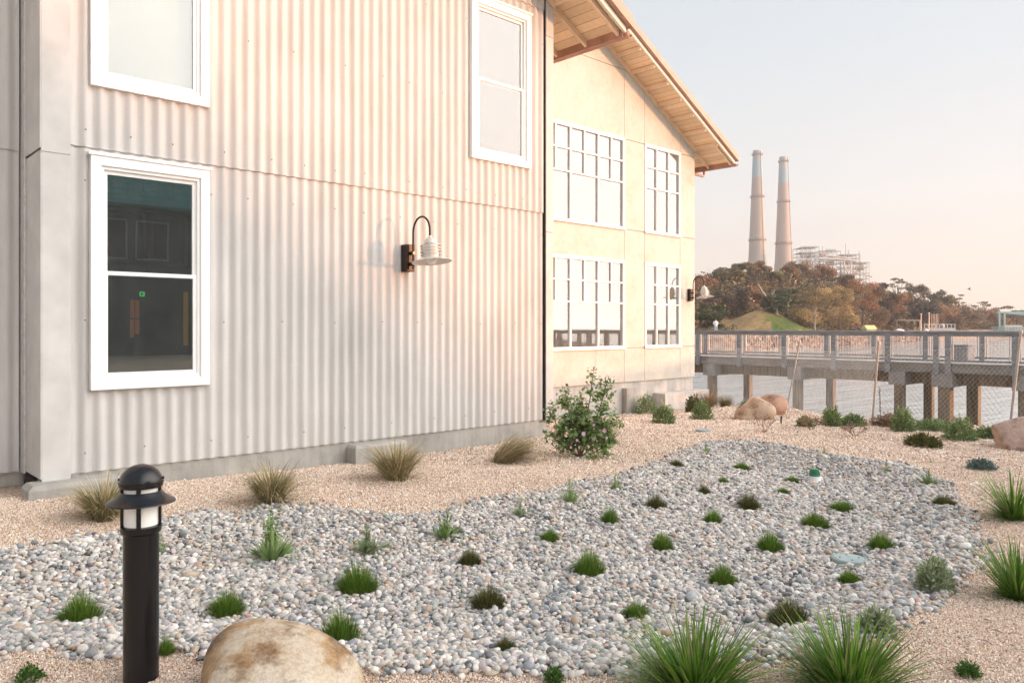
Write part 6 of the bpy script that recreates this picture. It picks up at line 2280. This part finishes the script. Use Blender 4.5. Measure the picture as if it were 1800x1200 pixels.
def boulder(loc, size, rz, mat, label, seed, sharp=0.0, tilt=0.0, name="boulder"):
    sph, f = ico(5)
    r = np.random.default_rng(seed)
    V = sph.copy()
    for j in range(7):
        ax = r.normal(size=3); ax /= np.linalg.norm(ax)
        V = V * (1 + 0.055 * np.sin((sph @ ax) * r.uniform(1.5, 4.5) + r.uniform(0, 6)))[:, None]
    if sharp:
        for j in range(9):
            ax = r.normal(size=3); ax[2] = abs(ax[2]); ax /= np.linalg.norm(ax)
            lim = r.uniform(0.42, 0.75)
            dd = V @ ax
            V = V - np.maximum(0, dd - lim)[:, None] * ax * sharp
        V += 0.012 * np.sin(V[:, [2]] * 40 + V[:, [0]] * 9) * sph
    V = np.sign(V) * np.abs(V) ** np.array([0.86, 0.9, 0.86]) if not sharp and rz == yawc and size[0] > 0.3 else V
    V *= np.array(size)
    if tilt:
        ct, st = cos(tilt), sin(tilt)
        V = V @ np.array([[ct, 0, -st], [0, 1, 0], [st, 0, ct]])
    o = np_mesh(name, V, f, None, mat, smooth_=True, loc=loc)
    o.rotation_euler = (0, 0, rz)
    return tag(o, label, 'boulder')
yawc = -atan2(FW[0], FW[1])
M_B1 = mat_boulder("granite_boulder", (0.62, 0.54, 0.43), (0.55, 0.45, 0.33), (0.20, 0.15, 0.11), (0.42, 0.27, 0.14))
x, y = at_depth(484, 3.30)
boulder((x, y, 0.030), (0.345, 0.26, 0.272), yawc, M_B1, 'large rounded tan and rust granite boulder at the bottom edge right of the bollard', 4, tilt=0.10)
CLEAR.append((x, y, 0.26))
M_B2 = mat_boulder("peach_boulder", (0.66, 0.52, 0.40), (0.58, 0.43, 0.31), (0.38, 0.26, 0.18), (0.50, 0.34, 0.23))
x, y, z, Z = G(1326, 738); k = Z / FOC
boulder((x, y, z + 0.10), (29 * k, 24 * k, 31 * k), yawc, M_B2, 'smooth pale peach boulder sloping to the right, left of the pair by the water', 9, tilt=0.45)
x, y, z, Z = G(1355, 728); k = Z / FOC
boulder((x, y, z + 0.14), (25 * k, 21 * k, 23 * k), yawc, mat_boulder("rosy_boulder", (0.56, 0.37, 0.27), (0.48, 0.30, 0.21), (0.30, 0.19, 0.14), (0.42, 0.26, 0.18)), 'rounded rusty pink boulder behind, right of the pair by the water', 12)
x, y, z, Z = G(1822, 790); k = Z / FOC
boulder((x, y, z - 0.02), (104 * k, 76 * k, 92 * k), yawc, mat_boulder("pink_rock", (0.66, 0.54, 0.46), (0.58, 0.45, 0.38), (0.34, 0.27, 0.24), (0.50, 0.37, 0.30)), 'angular pinkish rock cut by the right edge of the picture', 15, sharp=0.95, tilt=-0.6, name="rock")
for px, py, s, lab in ((1496, 752, 14, 'grey stone on the bank left of the middle fence post'), (1716, 766, 16, 'dark stone beside the flat green shrub near the right fence post')):
    x, y, z, Z = G(px, py - 2); k = Z / FOC
    boulder((x, y, z + 0.02), (s * k, s * k * .7, s * k * .6), 0.3, mat_boulder("dark_stone", (0.24, 0.21, 0.19), (0.18, 0.16, 0.15), (0.09, 0.08, 0.08), (0.14, 0.12, 0.11)), lab, px, sharp=0.7, name="rock")

M_LID = mat_plain("blue_green_plastic_lid", (0.33, 0.41, 0.40), 0.6, var=0.12, scale=20, bump=0.1)
def lid(px, py, w, label):
    x, y, z, Z = G(px, py); k = Z / FOC
    R = w * k / 2
    CLEAR.append((x, y, R + 0.008))
    t = thing("utility_lid", label, 'utility lid', (x, y, z + 0.028), 0.4, 'round plastic utility lids')
    m = MB(); m.lathe([(0, 0.012), (R * 0.86, 0.012), (R * 0.88, 0.006), (R * 0.92, 0.006), (R * 0.94, 0.012), (R, 0.010), (R * 1.01, -0.05)], 40)
    m.build("cover", M_LID, t, smooth_=True)
    m = MB()
    for a in range(4):
        an = a * pi / 2 + 0.3
        m.box(R * 0.55 * cos(an) - R * .07, R * 0.55 * cos(an) + R * .07, R * 0.55 * sin(an) - R * .04, R * 0.55 * sin(an) + R * .04, 0.0125, 0.0145)
    m.build("finger_holes", M_GASKET, t)
lid(1493, 989, 58, 'larger blue-green plastic lid set among the pebbles')
lid(1236, 759, 26, 'smaller blue-grey lid flush in the gravel beyond the basin')

def drain_pipe():
    x, y, z, Z = G(1432, 848); k = Z / FOC
    CLEAR.append((x, y, 0.05))
    t = thing("drain_riser", 'white pipe riser with a green slotted cap standing in the pebbles', 'drain pipe', (x, y, z))
    m = MB(); m.lathe([(0, 0.075), (0.066, 0.075), (0.066, -0.05)], 28); m.build("pipe", M_WHITE, t, smooth_=True)
    g = mat_plain("green_grate", (0.05, 0.24, 0.13), 0.5, bump=0)
    m = MB()
    m.lathe([(0.0, 0.152), (0.036, 0.152), (0.044, 0.148), (0.044, 0.142), (0.0, 0.142)], 28)
    m.lathe([(0.0, 0.092), (0.060, 0.092), (0.060, 0.077), (0.0, 0.077)], 28)
    for i in range(18):
        a = 2 * pi * i / 18
        m.bar((0.055 * cos(a), 0.055 * sin(a), 0.09), (0.040 * cos(a), 0.040 * sin(a), 0.145), 0.006)
    m.lathe([(0.0, 0.14), (0.030, 0.14), (0.044, 0.093), (0, 0.093)], 16)
    m.build("cap", g, t)
drain_pipe()
x, y, z, Z = G(1373, 745)
m = MB(); m.tube([(0, 0, -0.05), (0, 0, 0.105), (0.004, -0.002, 0.12), (0.018, -0.01, 0.122)], 0.013, 10)
o = m.build("garden_stake", M_BLACK, loc=(x, y, z), smooth_=True); tag(o, 'short black irrigation stake on the gravel right of the boulder pair', 'stake')

# withered stalks and fallen leaves on the gravel
rr = random.Random(12)
m = MB()
for i in range(70):
    px, py = rr.choice([(rr.uniform(560, 960), rr.uniform(800, 860)), (rr.uniform(1640, 1790), rr.uniform(880, 1180)), (rr.uniform(1080, 1500), rr.uniform(735, 775)), (rr.uniform(20, 640), rr.uniform(860, 900))])
    x, y, z, Z = G(px, py)
    if basin_dist([(x, y)])[0] > -0.05: continue
    if y > 7.75 and x < 8.2: continue
    a = rr.uniform(0, 2 * pi); L = rr.uniform(0.02, 0.09)
    m.tube([(x, y, z + 0.012), (x + cos(a) * L * .5, y + sin(a) * L * .5, z + 0.02), (x + cos(a) * L, y + sin(a) * L, z + 0.012)], [0.0022, 0.002, 0.001], 4)
o = m.build("plant_litter", M_TWIG); tag(o, 'bits of dry stalk and twig scattered on the gravel', 'plant litter', kind='stuff')

make_stones()
